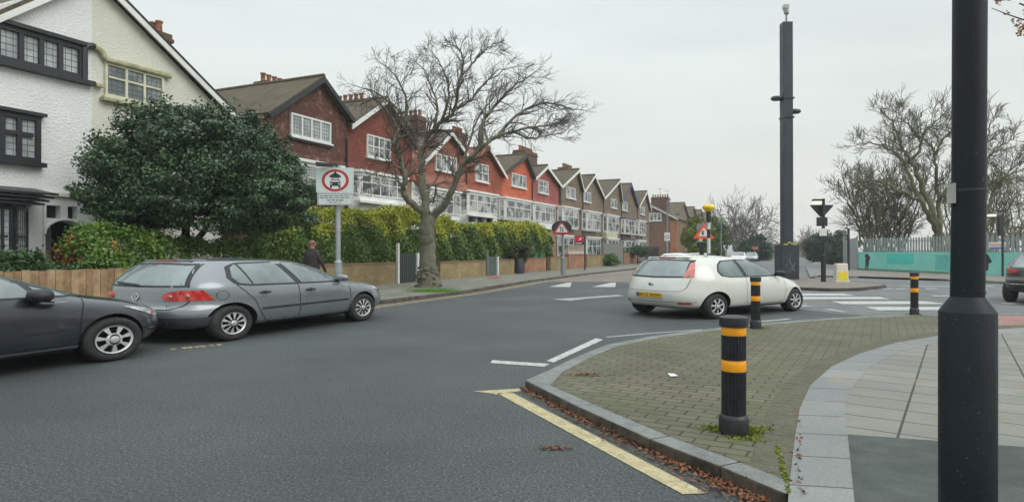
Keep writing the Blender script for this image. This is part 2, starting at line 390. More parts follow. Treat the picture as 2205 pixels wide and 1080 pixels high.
for x in (1895, 1925, 1990, 2045, 2100, 2160): gq(mb, [(x, 621), (x + 6, 623), (x + 32, 622.5), (x + 24, 620.5)])
gq(mb, [(2005, 636), (2010, 639), (2060, 638), (2040, 635.5)]); gq(mb, [(2150, 651), (2165, 655), (2205, 654), (2200, 651)])
gq(mb, [(1900, 616), (1960, 617.5), (2140, 617.5), (2140, 615.5)])
o = mb.build('faded_white_lines', m_lineold); o['kind'] = 'structure'
mb = MB()
for q in ([(1560, 631.5), (1560, 636.7), (1843, 636.5), (1815, 632)], [(1600, 639), (1600, 644.5), (1917, 644), (1893, 639)],
          [(1790, 648.5), (1815, 655), (2040, 654.5), (1992, 648.5)], [(1862, 661), (1892, 668), (2120, 667), (2060, 660.5)]):
    gq(mb, q, .004)
o = mb.build('zebra_crossing', m_line); o['kind'] = 'structure'
# ---- traffic island beyond the white car, and far right pavement
isl = [(1610, 612), (1640, 616), (1730, 625), (1790, 627.5), (1850, 626), (1908, 620), (1908, 617.5), (1850, 611), (1735, 603), (1650, 601), (1610, 605)]
IS = [G(x, y, .0).to_2d() for x, y in isl]
sheet('traffic_island', IS, .11, m_brownroad, thick=.16)
kin = [p.lerp(sum(IS, Vector((0, 0))) / len(IS), .06) for p in IS]
kerbstones('island_kerb', IS + IS[:1], kin + kin[:1], .116, m_kerbd, 1.2, .01)
rp = [G(x, y).to_2d() for x, y in ((1745, 600), (1762, 596), (1830, 598.5), (1900, 598), (2205, 613), (2500, 626))]
sheet('right_pavement', rp + [Vector((60, 30)), Vector((60, 90)), G(1850, 566).to_2d(), G(1798, 558).to_2d(), G(1762, 562).to_2d(), G(1738, 580).to_2d()], .10, m_concrete, thick=.16)
sheet('right_pavement_surfacing', [G(1800, 597).to_2d(), G(2205, 611).to_2d(), G(2500, 622).to_2d(), Vector((58, 40)), G(2205, 601).to_2d(), G(1850, 586).to_2d()], .106, m_brownroad)
kr = [G(x, y).to_2d() for x, y in ((2205, 613.5), (1900, 598.3), (1830, 598.8), (1762, 596.3), (1745, 600.3), (1736, 580), (1760, 561), (1796, 557.5))]
kerbstones('right_kerb', kr, offset_line(kr, -.25), .112, m_kerb, 1.3, .01)
# ---- fallen leaves, moss
m_litter = leafmat('dead_leaves', [(.06, .025, .015), (.14, .055, .028), (.24, .10, .045), (.09, .045, .025)], .7)
pts = []
for k in range(1900):
    f = random.random() ** .7; p = Fr[0].lerp(Fr[-1], min(1.02, f * 1.02)); t = (Fr[-1] - Fr[0]).normalized(); n = Vector((t.y, -t.x))
    d = abs(random.gauss(0, .075)) * (.5 + f) + .015
    if math.sin(f * 37) + random.random() * 2.4 < .3: continue
    p = p + n * d; pts.append((p.x, p.y, .012 + random.random() * .015))
for k in range(60): pts.append((G(1195, 967).x + random.gauss(0, .07), G(1195, 967).y + random.gauss(0, .02), .012))
for k in range(90): c = G(1267, 808, HB); pts.append((c.x + random.gauss(0, .12), c.y + random.gauss(0, .05), HB + .012))
for k in range(1300):
    y = random.uniform(17, 31); pts.append((kx(y) + abs(random.gauss(0, .09)) + .03, y, .012 + random.random() * .02))
for k in range(40):
    p = G(1720 + random.gauss(0, 8), random.uniform(880, 1070), HB); pts.append((p.x, p.y, HB + .012))
pts = np.array(pts); o = leaves('fallen_leaves', pts, .017, m_litter, nrm=np.tile([0, 0, 1.6], (len(pts), 1)), aspect=.6)
tag(o, 'brown fallen leaves gathered along the kerbs', 'leaves', kind='stuff')
mb = MB(); q0 = offset_line(Fr, -.004); q1 = offset_line(Fr, -.13)
for i in range(len(q0) - 1): mb.add([(*q0[i], .003), (*q1[i], .003), (*q1[i + 1], .003), (*q0[i + 1], .003)], [(0, 1, 2, 3)])
Md = Mat('gutter_dirt'); M = Md; co = objco(M)
M.l(mixc(M, maprange(M, noise(M, co, 14, 6, .7), .42, .6, 0, 1), (.055, .045, .032), (.075, .08, .075)), M.b.inputs['Base Color']); M.b.inputs['Roughness'].default_value = .95
o = mb.build('gutter_dirt', Md.m); o['kind'] = 'structure'
mb = MB(); rq = random.Random(3)
for i in range(11):
    x = rq.uniform(365, 465); gq(mb, [(x, 751.5 - (x - 365) * .09 + rq.uniform(-2, 1)), (x + 9, 753 - (x - 365) * .09), (x + 14, 750 - (x - 365) * .09), (x + 5, 749.5 - (x - 365) * .09)], .004 + i * .0001)
o = mb.build('worn_yellow_marks', m_yeld); o['kind'] = 'structure'
m_moss = leafmat('moss', [(.09, .12, .015), (.14, .17, .02), (.20, .22, .03)], .9)
pts = []
for (cx, cy, rx, n) in ((1590, 930, .17, 6000), (1632, 706, .2, 500), (1968, 678, .2, 400)):
    c = G(cx, cy, HB)
    for k in range(n):
        a = random.random() * 6.28; r = abs(random.gauss(0, .5)) * rx * (1 + .4 * math.sin(3 * a)); pts.append((c.x + r * math.cos(a) * 1.2, c.y + r * math.sin(a), HB + .006 + .006 * random.random()))
for k in range(260):
    f = random.random(); p = Vector(G(1672, 960, HB)).lerp(G(1700, 1065, HB), f); pts.append((p.x + random.gauss(0, .010), p.y, HB + .004))
pts = np.array(pts); tag(leaves('moss', pts, .011, m_moss, nrm=np.tile([0, 0, 1.], (len(pts), 1)), aspect=.8), 'green moss around the bollard feet and in the paving joints', 'moss', kind='stuff')
o = MB().add([G(1437, 803, HB + .012), G(1444, 810, HB + .012), G(1460, 809, HB + .02), G(1452, 804, HB + .016)], [(0, 1, 2, 3)]).build('paper_scrap', m_white)
tag(o, 'small white scrap of paper lying on the block paving', 'litter')
# ------------------------------------------------------------------ terrace houses on the left
HA = math.atan2(FD.y, FD.x)
def FT(px, py, b=0.0):
    D = Vector(((px - 1102.5) / FPX, 1, (540.5 - py) / FPX)); E = Vector((0, 0, EYE))
    s = (-b - (E - FO).dot(FN)) / D.dot(FN); p = E + D * s
    return (p - FO).dot(FD), p.z
def ft(px, b=0.0): return FT(px, 540, b)[0]
def glasscurt(name, glass, curt):
    M = Mat(name); co = objco(M)
    s = M.n('ShaderNodeSeparateXYZ'); M.l(co, s.inputs[0])
    c = mixc(M, maprange(M, noise(M, co, 1.3, 2), .46, .54, 0, 1), glass, curt)
    M.l(c, M.b.inputs['Base Color']); M.b.inputs['Roughness'].default_value = .07; M.b.inputs['Specular IOR Level'].default_value = .9; MATS[name] = M.m; return M.m
m_gc = glasscurt('glass_with_curtains', (.06, .075, .08), (.36, .37, .36))
m_gl = glasscurt('leaded_glass_pale', (.30, .33, .335), (.42, .45, .45))
m_gd = glasscurt('leaded_glass_dark', (.10, .12, .125), (.22, .25, .25))
m_lead = mat('lead_strips', (.10, .11, .12), .6, var=0)
m_gutter = mat('black_gutter', (.02, .02, .022), .5, var=0)
m_pot = mat('terracotta_pot', (.30, .12, .07), .8, var=.25)
m_chim = brickmat('chimney_brick', (.10, .055, .035), (.15, .08, .05), (.09, .075, .06), stain=(.04, .035, .03))
def tiles(name, c1, c2): return brickmat(name, c1, c2, tuple(x * .35 for x in c1), w=.24, h=.16, ms=.012, rough=.9, bmp=.9, big=.3)
def render_mat(name, col, col2):
    M = Mat(name); co = objco(M)
    c = mixc(M, maprange(M, noise(M, co, .5, 6, .65), .45, .75, 0, 1), col, col2)
    M.l(c, M.b.inputs['Base Color']); M.b.inputs['Roughness'].default_value = .9
    M.l(bump(M, noise(M, co, 14, 3, .65), 1, .05), M.b.inputs['Normal']); MATS[name] = M.m; return M.m
m_roughwhite = render_mat('white_pebbledash', (.80, .81, .80), (.70, .71, .69))
m_roughcream = render_mat('cream_pebbledash', (.70, .70, .61), (.58, .58, .49))
m_smoothwhite = mat('smooth_white_render', (.78, .79, .78), .8, var=.05, vs=1, bmp=.2, bs=40)
m_roof_b = brickmat('brown_roof_tiles', (.085, .068, .045), (.12, .095, .06), (.03, .025, .02), w=.26, h=.20, ms=.014, rough=.92, bmp=1, big=.3, moss=(.095, .085, .045))
m_roof_r = brickmat('red_roof_tiles', (.22, .085, .05), (.30, .12, .07), (.06, .03, .02), w=.26, h=.20, ms=.014, rough=.92, bmp=1, big=.3)
m_brick_y = brickmat('ground_floor_brick', (.25, .16, .10), (.33, .21, .12), (.26, .22, .17))
m_brick_d = brickmat('dark_brick_tiles', (.085, .034, .024), (.15, .058, .038), (.035, .02, .016), w=.24, h=.13, ms=.010, stain=(.36, .24, .19), big=.35)
m_t_darkred = tiles('dark_red_tiles', (.165, .045, .030), (.23, .065, .042))
m_t_red = tiles('red_tiles', (.29, .075, .048), (.36, .10, .062))
m_t_redb = tiles('red_brown_tiles', (.27, .105, .072), (.34, .14, .095))
m_t_orange = tiles('orange_red_tiles', (.50, .115, .055), (.57, .145, .07))
m_t_pink = tiles('pink_red_tiles', (.32, .09, .08), (.38, .115, .10))
m_t_brown = tiles('brown_tiles', (.18, .13, .09), (.235, .17, .12))

def win(parent, O, U, W, t0, t1, z0, z1, cols=3, rows=(.65,), frame=None, glass=None, lattice=0, sill=True, name='window', fw=.07, dep=.10, sillm=None, splits=None):
    """window on the wall plane through O with unit u along the wall and w outward (house coordinates)"""
    frame = frame or m_white; glass = glass or m_gc
    def pt(u, w, z): return O + U * u + W * w + Vector((0, 0, z))
    def bx(mb, u0, u1, w0, w1, za, zb):
        v = [pt(u, w, z) for z in (za, zb) for w in (w0, w1) for u in (u0, u1)]
        mb.add(v, [(0, 2, 3, 1), (4, 5, 7, 6), (0, 1, 5, 4), (1, 3, 7, 5), (3, 2, 6, 7), (2, 0, 4, 6)])
    mb = MB(); g = MB(); l = MB()
    bx(mb, t0, t1, 0, dep, z1 - fw, z1); bx(mb, t0, t1, 0, dep, z0, z0 + fw)
    bx(mb, t0, t0 + fw, 0, dep, z0 + fw, z1 - fw); bx(mb, t1 - fw, t1, 0, dep, z0 + fw, z1 - fw)
    w = (t1 - t0 - 2 * fw); us = [t0 + fw + w * i / cols for i in range(cols + 1)]
    for u in us[1:-1]: bx(mb, u - fw / 2, u + fw / 2, 0, dep * .9, z0 + fw, z1 - fw)
    for r in rows:
        z = z0 + (z1 - z0) * r
        for a, b in zip(us, us[1:]): bx(mb, a + fw / 2 + .002, b - fw / 2 - .002, 0, dep * .85, z - fw * .4, z + fw * .4)
    bx(g, t0 + .01, t1 - .01, .002, .03, z0 + .01, z1 - .01)
    if lattice:
        n = int(w / lattice)
        for i in range(1, n): u = t0 + fw + w * i / n; bx(l, u - .008, u + .008, .03, .036, z0 + fw, z1 - fw)
        h = z1 - z0 - 2 * fw; n = int(h / (lattice * .95))
        for i in range(1, n): z = z0 + fw + h * i / n; bx(l, t0 + fw, t1 - fw, .036, .041, z - .008, z + .008)
    if sill: bx(mb, t0 - .08, t1 + .08, 0, dep + .08, z0 - .08, z0 - .002)
    o = mb.build(name, frame, parent); g.build('pane', glass, o)
    if lattice: l.build('leading', m_lead, o)
    return o
X1 = Vector((1, 0, 0)); OUT = Vector((0, -1, 0)); LEFT = Vector((-1, 0, 0))
def bay(parent, t0, t1, z0, z1, d, cols=4, wall=None, name='bay_window', cant=.45, glass=None, frame=None, wb=.5, rows=(.62,), roofm=None, lat=0, sidewin=True):
    """canted bay with flat roof; windows on three faces"""
    wall = wall or m_smoothwhite
    A, B, C, D = Vector((t0, .02, 0)), Vector((t0 + cant, -d, 0)), Vector((t1 - cant, -d, 0)), Vector((t1, .02, 0))
    mb = MB().prism([(p.x, p.y, z0) for p in (A, B, C, D)], (0, 0, z1 - z0)); o = mb.build(name, wall, parent)
    e = .14
    rf = MB().prism([(A.x - e, A.y, z1 + .003), (B.x - e, B.y - e, z1 + .003), (C.x + e, C.y - e, z1 + .003), (D.x + e, D.y, z1 + .003)], (0, 0, .13)); rf.build('bay_roof', roofm or m_smoothwhite, o)
    for p, q, c in ((A, B, 1), (B, C, cols), (C, D, 1)):
        U = (q - p); L = U.length; U.normalize(); Wn = Vector((U.y, -U.x, 0))
        if c == 1 and not sidewin: continue
        win(o, p, U, Wn, .06, L - .06, z0 + wb, z1 - .1, c, rows, frame, glass, lat, sill=False, dep=.07)
    return o
def chimney(parent, t0, t1, b0, b1, z0, z1, pots=4):
    mb = MB().box(t0, t1, b0, b1, z0, z1 - .35).box(t0 - .07, t1 + .07, b0 - .07, b1 + .07, z1 - .35, z1 - .2).box(t0 - .02, t1 + .02, b0 - .02, b1 + .02, z1 - .2, z1)
    o = mb.build('chimney', m_chim, parent)
    for i in range(pots):
        L = max(t1 - t0, b1 - b0)
        if b1 - b0 > t1 - t0: c = ((t0 + t1) / 2, b0 + (i + .5) * L / pots, z1)
        else: c = (t0 + (i + .5) * L / pots, (b0 + b1) / 2, z1)
        MB().lathe([(.15, 0), (.12, .1), (.115, .38), (.15, .4), (.15, .47), (.09, .47)], c, 10).build('chimney_pot', m_pot, o)
    return o
ZF = 5.8
def gable_roof(parent, L, A, Rr, b0, b1, m, th=.14, name='roof'):
    mb = MB()
    for P0, P1 in ((L, A), (A, Rr)):
        P0 = Vector((P0[0], 0, P0[1])); P1 = Vector((P1[0], 0, P1[1])); d = (P1 - P0).normalized(); n = Vector((-d.z, 0, d.x)) * th
        q = [P0, P1, P1 + n, P0 + n]
        if P0.z > P1.z: q = [P0, P1, P1 + n, P0 + n]
        mb.prism([(v.x, b0, v.z) for v in q], (0, b1 - b0, 0))
    rg = MB().tube([(A[0], b0 + .02, A[1] + th), (A[0], b1, A[1] + th)], .13, 8)
    o = mb.build(name, m, parent); rg.build('ridge_tiles', m, o); return o
def barge(parent, L, A, Rr, b, m, w=.26, sides='LR'):
    for P0, P1, s in ((L, A, 'L'), (A, Rr, 'R')):
        if s not in sides: continue
        mb = MB(); P0 = Vector((P0[0], b, P0[1])); P1 = Vector((P1[0], b, P1[1]))
        mb.prism([P0 + Vector((0, 0, .10)), P1 + Vector((0, 0, .10)), P1 + Vector((0, 0, .10 - w)), P0 + Vector((0, 0, .10 - w))], (0, -.06, 0)); mb.build('bargeboard', m, parent)
def house(label, t0, t1, L, A, Rr, upper, roofm, bargem, barges='LR', lower=None, zf=ZF, depth=9.5, windows=(), bays=(), doors=(), over=.35, pipe=None, zgl=.1):
    root = empty('terraced_house', FO, HA, label, 'house', 'gabled terraced houses along the street')
    lower = lower or m_brick_y
    MB().box(t0, t1 - .004, .06, depth, 0, zf).build('ground_floor_wall', lower, root)
    sk = .10
    mb = MB().prism([(t0, 0, zf), (t1 - .004, 0, zf), (t1 - .004, 0, Rr[1] - .05), (A[0], 0, A[1] - .02), (t0, 0, L[1] - .05)], (0, depth, 0))
    mb.prism([(t0, 0, zf + .35), (t0, -sk, zf + .02), (t0, 0, zf + .02)], (t1 - t0 - .004, 0, 0))       # flared skirt of the tile hanging
    mb.build('upper_wall', upper, root)
    gable_roof(root, L, A, Rr, -over, depth + .2, roofm)
    barge(root, L, A, Rr, -over + .02, bargem, sides=barges)
    for w in windows: win(root, Vector((0, 0, 0)), X1, OUT, *w[0], **w[1])
    for a, k in bays: bay(root, *a, **k)
    for (a, b) in doors:
        o = MB().box(a, b, .0, .05, .1, 2.5).build('door', mat('door_paint_dark', (.03, .05, .06), .4), root)
        MB().box(a - .12, a, -.05, .055, .1, 3.2).box(b, b + .12, -.05, .055, .1, 3.2).box(a, b, -.05, .055, 3.05, 3.2).build('door_frame', m_white, root)
        MB().box(a, b, .0, .05, 2.52, 3.04).build('fanlight', m_gd, root)
    if pipe is not None:
        MB().tube([(pipe, -.08, .1), (pipe, -.08, min(L[1], Rr[1]) - .1)], .05, 8).build('drainpipe', m_gutter, root)
    return root
def W(px0, px1, z0=6.75, z1=7.85, **k): return ((ft(px0), ft(px1), z0, z1), k)
def Z(px, py, b=0): return FT(px, py, b)
blackb = m_black; whiteb = m_white; blueb = mat('blue_paint', (.03, .06, .20), .5)
m_cream = mat('cream_paint', (.55, .56, .38), .6)
# H1 dark brick gable
t0, t1 = ft(560), ft(748)
h1 = house('dark brick gabled house with black bargeboards between the white house and the dark red one', t0, t1, Z(569, 250), Z(686, 172), Z(752, 263), m_brick_d, m_roof_b, blackb,
      windows=[((ft(624), ft(710), 6.85, 7.9), dict(cols=4, rows=(), fw=.09, glass=m_gl, lattice=.16, sillm=m_black))],
      bays=[((ft(606, -.6), ft(745, -.5), 3.95, 5.65, .55), dict(cols=4, glass=m_gl, lat=.15, wb=.12, wall=m_white, cant=.4))], pipe=t1 - .12, zgl=.1)
MB().box(ft(620), ft(712), -.13, 0, 6.68, 6.80).build('window_ledge', m_black, h1)
MB().box(t0, t1, -.16, -.02, 5.72, 5.84).build('gutter', m_gutter, h1)
for (a, b_) in ((ft(655), ft(700)),): MB().box(a, b_, -.5, .05, 2.9, 3.15).build('porch_beam', m_white, h1)
MB().box(t0 - 3.2, t0 - .01, 1.5, 9.5, 0, 7.0).build('recessed_wall', m_brick_d, h1)
mb = MB().prism([(t0 - 3.4, 1.1, 7.0), (t0 - 3.4, 6, 9.9), (t0 - 3.4, 9.6, 7.0)], (3.35, 0, 0)); mb.build('rear_roof', m_roof_b, h1)
chimney(h1, t1 - 1.0, t1 + .6, 4.5, 5.4, 7, 10.6, 4)
# H2
t0, t1 = ft(748), ft(888)
sb = dict(cols=5, wb=.95, cant=.35)
h2 = house('dark red tile-hung house with a white bay, left of the large street tree', t0, t1, (t0 - .05, Z(752, 275)[1]), Z(824, 218), (t1, 7.6), m_t_darkred, m_roof_b, whiteb, 'L',
      windows=[W(788, 839, 6.65, 7.85, cols=4, rows=(.5,))], bays=[((ft(766, -.6), ft(878, -.5), 3.55, 5.65, .6), sb)], lower=m_brick_y, doors=[])
MB().box(ft(776, -1), ft(868, -1), -1.0, -.62, 4.05, 4.16).build('bay_sill', m_white, h2)
chimney(h2, t1 - .6, t1 + .5, 3.5, 5.6, 7, 10.9, 5)
# H3
t0, t1 = ft(888), ft(1001)
h3 = house('red-brown gabled house with white bargeboards seen through the tree branches', t0, t1, Z(905, 350), Z(964, 288), Z(1003, 342), m_t_redb, m_roof_b, whiteb,
      windows=[W(936, 981, 6.75, 7.8, cols=4, rows=())], bays=[((ft(917, -.4), ft(997, -.5), 3.6, 5.4, .5), dict(cols=4, wb=.35))],
      lower=m_smoothwhite)
mb = MB().prism([(t0 + .3, 0, 6.4), (t0 + .3, -.55, 5.62), (t0 + .3, 0, 5.62)], (t1 - t0 - .4, 0, 0)); mb.build('tile_skirt', m_t_redb, h3)
chimney(h3, t1 - .5, t1 + .6, 3.5, 5.8, 7, 11.2, 6)
# H4
t0, t1 = ft(1001), ft(1080)
h4 = house('red tile-hung house with white gable edge and a bracketed white bay box', t0, t1, (t0, 7.3), Z(1047, 322), Z(1084, 384), m_t_red, m_roof_r, whiteb, 'R',
      windows=[W(1022, 1050, 6.6, 7.9, cols=2, rows=(.5,))], bays=[((ft(1004, -.5), ft(1074, -.5), 3.5, 5.65, .5), dict(cols=4, wb=.75, cant=.3))], lower=m_brick_y, pipe=t0 + .1)
MB().box(ft(1012, -.9), ft(1072, -.9), -.95, -.52, 3.95, 4.06).build('bay_sill', m_white, h4)
for i in range(3): a = ft(1015 + 19 * i, -.7); MB().box(a, a + .35, -.8, -.52, 3.6, 3.94).build('bracket', m_black, h4)
chimney(h4, t1 - 1.1, t1 + .3, 3.2, 4.2, 8, 10.9, 5)
# H5
t0, t1 = ft(1080), ft(1146)
h5 = house('bright orange-red house with black bargeboards in the middle of the terrace', t0, t1, (t0, 7.6), Z(1127, 337), (t1, 7.9), m_t_orange, m_roof_b, blackb, 'LR',
      windows=[W(1100, 1131, 6.8, 7.85, cols=4, rows=())], bays=[((ft(1083, -.4), ft(1144, -.4), 4.0, 5.65, .45), dict(cols=3, wb=.15, cant=.3))], lower=m_brick_y, pipe=t1 - .15)
# H6
t0, t1 = ft(1146), ft(1204)
h6 = house('pinkish red tile-hung house next to the orange-red one', t0, t1, (t0, 7.8), Z(1172, 360), (t1, 7.7), m_t_pink, m_roof_b, whiteb, 'LR',
      windows=[W(1158, 1179, 6.75, 7.9, cols=2, rows=(.55,))], bays=[((ft(1146, -.4), ft(1196, -.4), 3.55, 5.65, .45), dict(cols=4, wb=.6, cant=.3))], lower=m_brick_y, pipe=t1 - .15)
chimney(h6, t1 - 1.4, t1 + 1.8, 3.0, 4.2, 8, 11.3, 7)
# brown row
def brown(label, pa, pb, L, A, Rr, wn, by, bm=whiteb, gcol=None, roofband=None, ch=None, two=True):
    t0, t1 = ft(pa), ft(pb)
    by = (by[0] + 2, by[1] - 3)
    bl = [((ft(by[0], -.4), ft(by[1], -.4), 3.75, 5.75, .5), dict(cols=3, wb=.12, cant=.3, rows=(.6,), roofm=roofband))]
    if two: bl.append(((ft(by[0], -.4), ft(by[1], -.4), .1, 3.0, .5), dict(cols=3, wb=.9, cant=.3, rows=(.6,), roofm=roofband)))
    h = house(label, t0, t1, (t0, L), A, (t1, Rr), m_t_brown, m_roof_b, bm, 'LR', windows=[W(*wn, 6.85, 7.95, cols=2, rows=())], bays=bl, lower=m_t_brown, pipe=t0 + .25)
    if gcol: MB().box(ft(by[0], -.6) + .3, ft(by[1], -.6) - .3, -.56, .0, 3.05, 3.74).build('bay_panel', gcol, h)
    if ch: chimney(h, *ch)
    return h
a = Z(1241, 368); brown('brown tiled house with white verge, first of the brown row beside the pink-red house', 1204, 1252, 7.7, a, 7.8, (1218, 1238), (1206, 1248))
t = ft(1290); a = Z(1275, 380); brown('brown tiled house with long chimney stack, second of the brown row', 1252, 1297, 7.8, a, 7.7, (1255, 1271), (1258, 1296), ch=(t - 2.2, t + .8, 3, 4.2, 8, 11.1, 7))
a = Z(1330, 390); brown('brown house with pale green panel under its bay', 1297, 1336, 7.7, a, 7.8, (1315, 1327), (1303, 1335), gcol=m_cream, ch=(ft(1300), ft(1300) + 2.4, 3, 4.2, 8, 10.6, 4))
a = Z(1355, 398); brown('brown house with dark blue bargeboards and blue bay roofs', 1336, 1371, 7.8, a, 7.7, (1338, 1350), (1341, 1369), bm=blueb, roofband=blueb)
a = Z(1389, 414); brown('brown house with white bay at the side street corner', 1371, 1398, 7.7, a, 7.7, (1378, 1387), (1371, 1393))
# ---- house across the side street, side wall to us
tS = ft(1398) + 11.0
cr_ = empty('corner_house', FO, HA, 'brown brick corner house with sloping white verge beyond the side street', 'house')
def onside(px, py, tt):      # point on the plane t = tt
    D = Vector(((px - 1102.5) / FPX, 1, (540.5 - py) / FPX)); E = Vector((0, 0, EYE)); s = (tt - (E - FO).dot(FD)) / D.dot(FD); p = E + D * s
    return -(p - FO).dot(FN), p.z
q = [onside(*p, tS) for p in ((1457, 471), (1457, 560), (1398, 560), (1398, 443))]
q[1] = (q[1][0], 0); q[2] = (q[2][0], 0)
MB().prism([(tS, b, z) for b, z in q], (9, 0, 0)).build('side_wall', brickmat('corner_brick', (.19, .105, .065), (.25, .13, .08), (.16, .12, .09)), cr_)
b0, z0 = onside(1461, 473, tS); b1, z1 = onside(1397, 441, tS)
MB().prism([(tS - .4, b0, z0), (tS - .4, b1, z1), (tS - .4, b1, z1 + .2), (tS - .4, b0, z0 + .2)], (9.5, 0, 0)).build('roof', m_roof_b, cr_)
MB().prism([(tS - .46, b0, z0 - .12), (tS - .46, b1, z1 - .12), (tS - .46, b1, z1 + .12), (tS - .46, b0, z0 + .12)], (.05, 0, 0)).build('bargeboard', m_white, cr_)
bw0, zw0 = onside(1425, 476, tS); bw1, zw1 = onside(1398, 459, tS)
win(cr_, Vector((tS, 0, 0)), Vector((0, 1, 0)), LEFT, bw0, bw1, zw0, zw1, 3, (), fw=.2, glass=m_gc)
b2, _ = onside(1458, 500, tS); b3, _ = onside(1444, 500, tS)
MB().box(tS - .12, tS + .02, b2, b3, 0, 6.6).build('orange_brick_pier', brickmat('orange_brick', (.42, .15, .06), (.48, .19, .08), (.25, .15, .1)), cr_)
b4, zc = onside(1439, 424, tS + 3); b5, _ = onside(1402, 424, tS + 3)
chimney(cr_, tS + 3, tS + 4.2, b4, b5, 7, zc, 7)
# ---- further small houses
for k, (pa, pb, ap, ztop, lab) in enumerate(((1457, 1481, 1471, 438, 'distant brown gabled house just beyond the corner house'), (1481, 1500, 1492, 447, 'distant brown gabled house second beyond the corner house'), (1500, 1514, 1508, 453, 'distant brown gabled house half hidden by ivy'), (1514, 1526, 1520, 459, 'distant brown gabled house behind the flashing beacon'))):
    t0, t1 = ft(pa), ft(pb); A = Z(ap, ztop); L = (t0, A[1] - 2.6)
    house(lab, t0, t1, L, A, (t1, A[1] - 2.6), m_t_brown, m_roof_b, whiteb, '', windows=[W(pa + 3, pa + 9, 6.3, 7.5, cols=1, rows=())], bays=[((t0 + .6, t1 - 2, .1, 5.2, .8), dict(cols=3, wb=.6, cant=.4, rows=(.25, .5, .75)))], lower=m_t_brown)
# ------------------------------------------------------------------ big white gabled house
wh = empty('white_house', FO, HA, 'large white rendered house with black window bands, yellowed right half and arched porch', 'house')
tE = ft(479); tP = ft(198); tL = ft(-330)
zA = 10.55; tA = tP
zE = FT(478, 236)[1]
mb = MB().prism([(tP, 0, 0), (tE, 0, 0), (tE, 0, zE - .1), (tP, 0, zA)], (0, 9, 0)); mb.build('cream_wall', m_roughcream, wh)
mb = MB().prism([(tL, -.004, 3.3), (tP - .002, -.004, 3.3), (tP - .002, -.004, zA), (tL, -.004, 6.6)], (0, 9, 0)); mb.build('white_wall', m_roughwhite, wh)
mb = MB().box(tL, ft(92), -.002, 8.9, 0, 3.296); mb.build('white_wall_base', m_smoothwhite, wh)
sl_ = (zE - zA) / (tE - tP)
rz = lambda t: zA + sl_ * (t - tP) if t > tP else zA + .82 * (t - tP)
gable_roof(wh, (tL, rz(tL) + .05), (tP, zA + .05), (tE + .35, rz(tE + .35) + .05), -.30, 9.2, m_roof_b)
barge(wh, (tL, rz(tL)), (tP, zA), (tE + .35, rz(tE + .35)), -.28, m_white, .22)
MB().prism([(tP, -.36, zA + .12), (tE + .4, -.36, rz(tE + .4) + .12), (tE + .4, -.36, rz(tE + .4) + .20), (tP, -.36, zA + .20)], (0, .1, 0)).build('verge_cap', m_gutter, wh)
# top left black band window
win(wh, Vector((0, -.004, 0)), X1, OUT, ft(-16), ft(175), 7.13, 8.2, cols=4, rows=(), frame=m_black, glass=m_gl, lattice=.17, fw=.14, dep=.14)
mb = MB().box(ft(-18), ft(178), -.26, -.0, 8.2, 8.32).box(ft(-22), ft(196), -.26, -.0, 6.98, 7.12).box(ft(170), ft(178), -.16, 0, 7.12, 8.2); mb.build('black_band_moulding', m_black, wh)
# arched hood moulding, black half and yellow half
def arc(c, r, a0, a1, n=10): return [(c[0] + r * math.cos(R(a0 + (a1 - a0) * i / n)) * 1.0, -.12, c[1] + r * .75 * math.sin(R(a0 + (a1 - a0) * i / n))) for i in range(n + 1)]
c0 = (tP, 8.05); rr = tP - ft(176)
MB().tube(arc(c0, rr, 180, 92), .11, 8).tube([(c0[0] - rr, -.12, 7.1), (c0[0] - rr, -.12, 8.07)], .11, 8).build('black_arch_moulding', m_black, wh)
m_yell = mat('yellowed_cream_paint', (.42, .41, .24), .6, var=.2)
yl = arc(c0, rr, 88, 5); yl += [(ft(224), -.12, 7.98), (ft(362), -.12, 8.0)]
MB().tube(yl, .10, 8).build('yellow_arch_moulding', m_yell, wh)
m_cf = mat('cream_window_paint', (.60, .60, .44), .5, var=.1)
win(wh, Vector((0, 0, 0)), X1, OUT, ft(223), ft(350), 6.78, 7.92, cols=3, rows=(.58,), frame=m_cf, glass=m_gd, lattice=.17, fw=.085)
MB().box(ft(214), ft(360), -.24, 0, 6.60, 6.70).box(ft(200), ft(216), -.2, 0, 7.0, 7.1).build('cream_sill', m_yell, wh)
win(wh, Vector((0, -.004, 0)), X1, OUT, ft(-50), ft(83), 4.28, 5.66, cols=3, rows=(.58,), frame=m_black, glass=m_gl, lattice=.17, fw=.13, dep=.14)
MB().box(ft(-55), ft(90), -.28, 0, 4.14, 4.26).build('black_sill', m_black, wh)
MB().box(ft(-55), ft(92), -.25, 0, 5.68, 5.78).build('window_hood', m_black, wh)
bayo = bay(wh, ft(-150, -.8), ft(62, -.1), .1, 2.95, .85, cols=5, wall=m_black, frame=m_black, glass=m_gl, lat=.17, wb=.9, rows=(.55,), cant=.8, roofm=m_black)
mb = MB()
for i in range(4): mb.prism([(ft(-160), 0, 3.50 - i * .12), (ft(-160), -1.3 + i * .05, 3.28 - i * .1), (ft(-160), -1.3 + i * .05, 3.22 - i * .1), (ft(-160), 0, 3.43 - i * .12)], (ft(92 - i * 8, -.5) - ft(-160), 0, 0))
mb.build('canopy', m_black, wh)
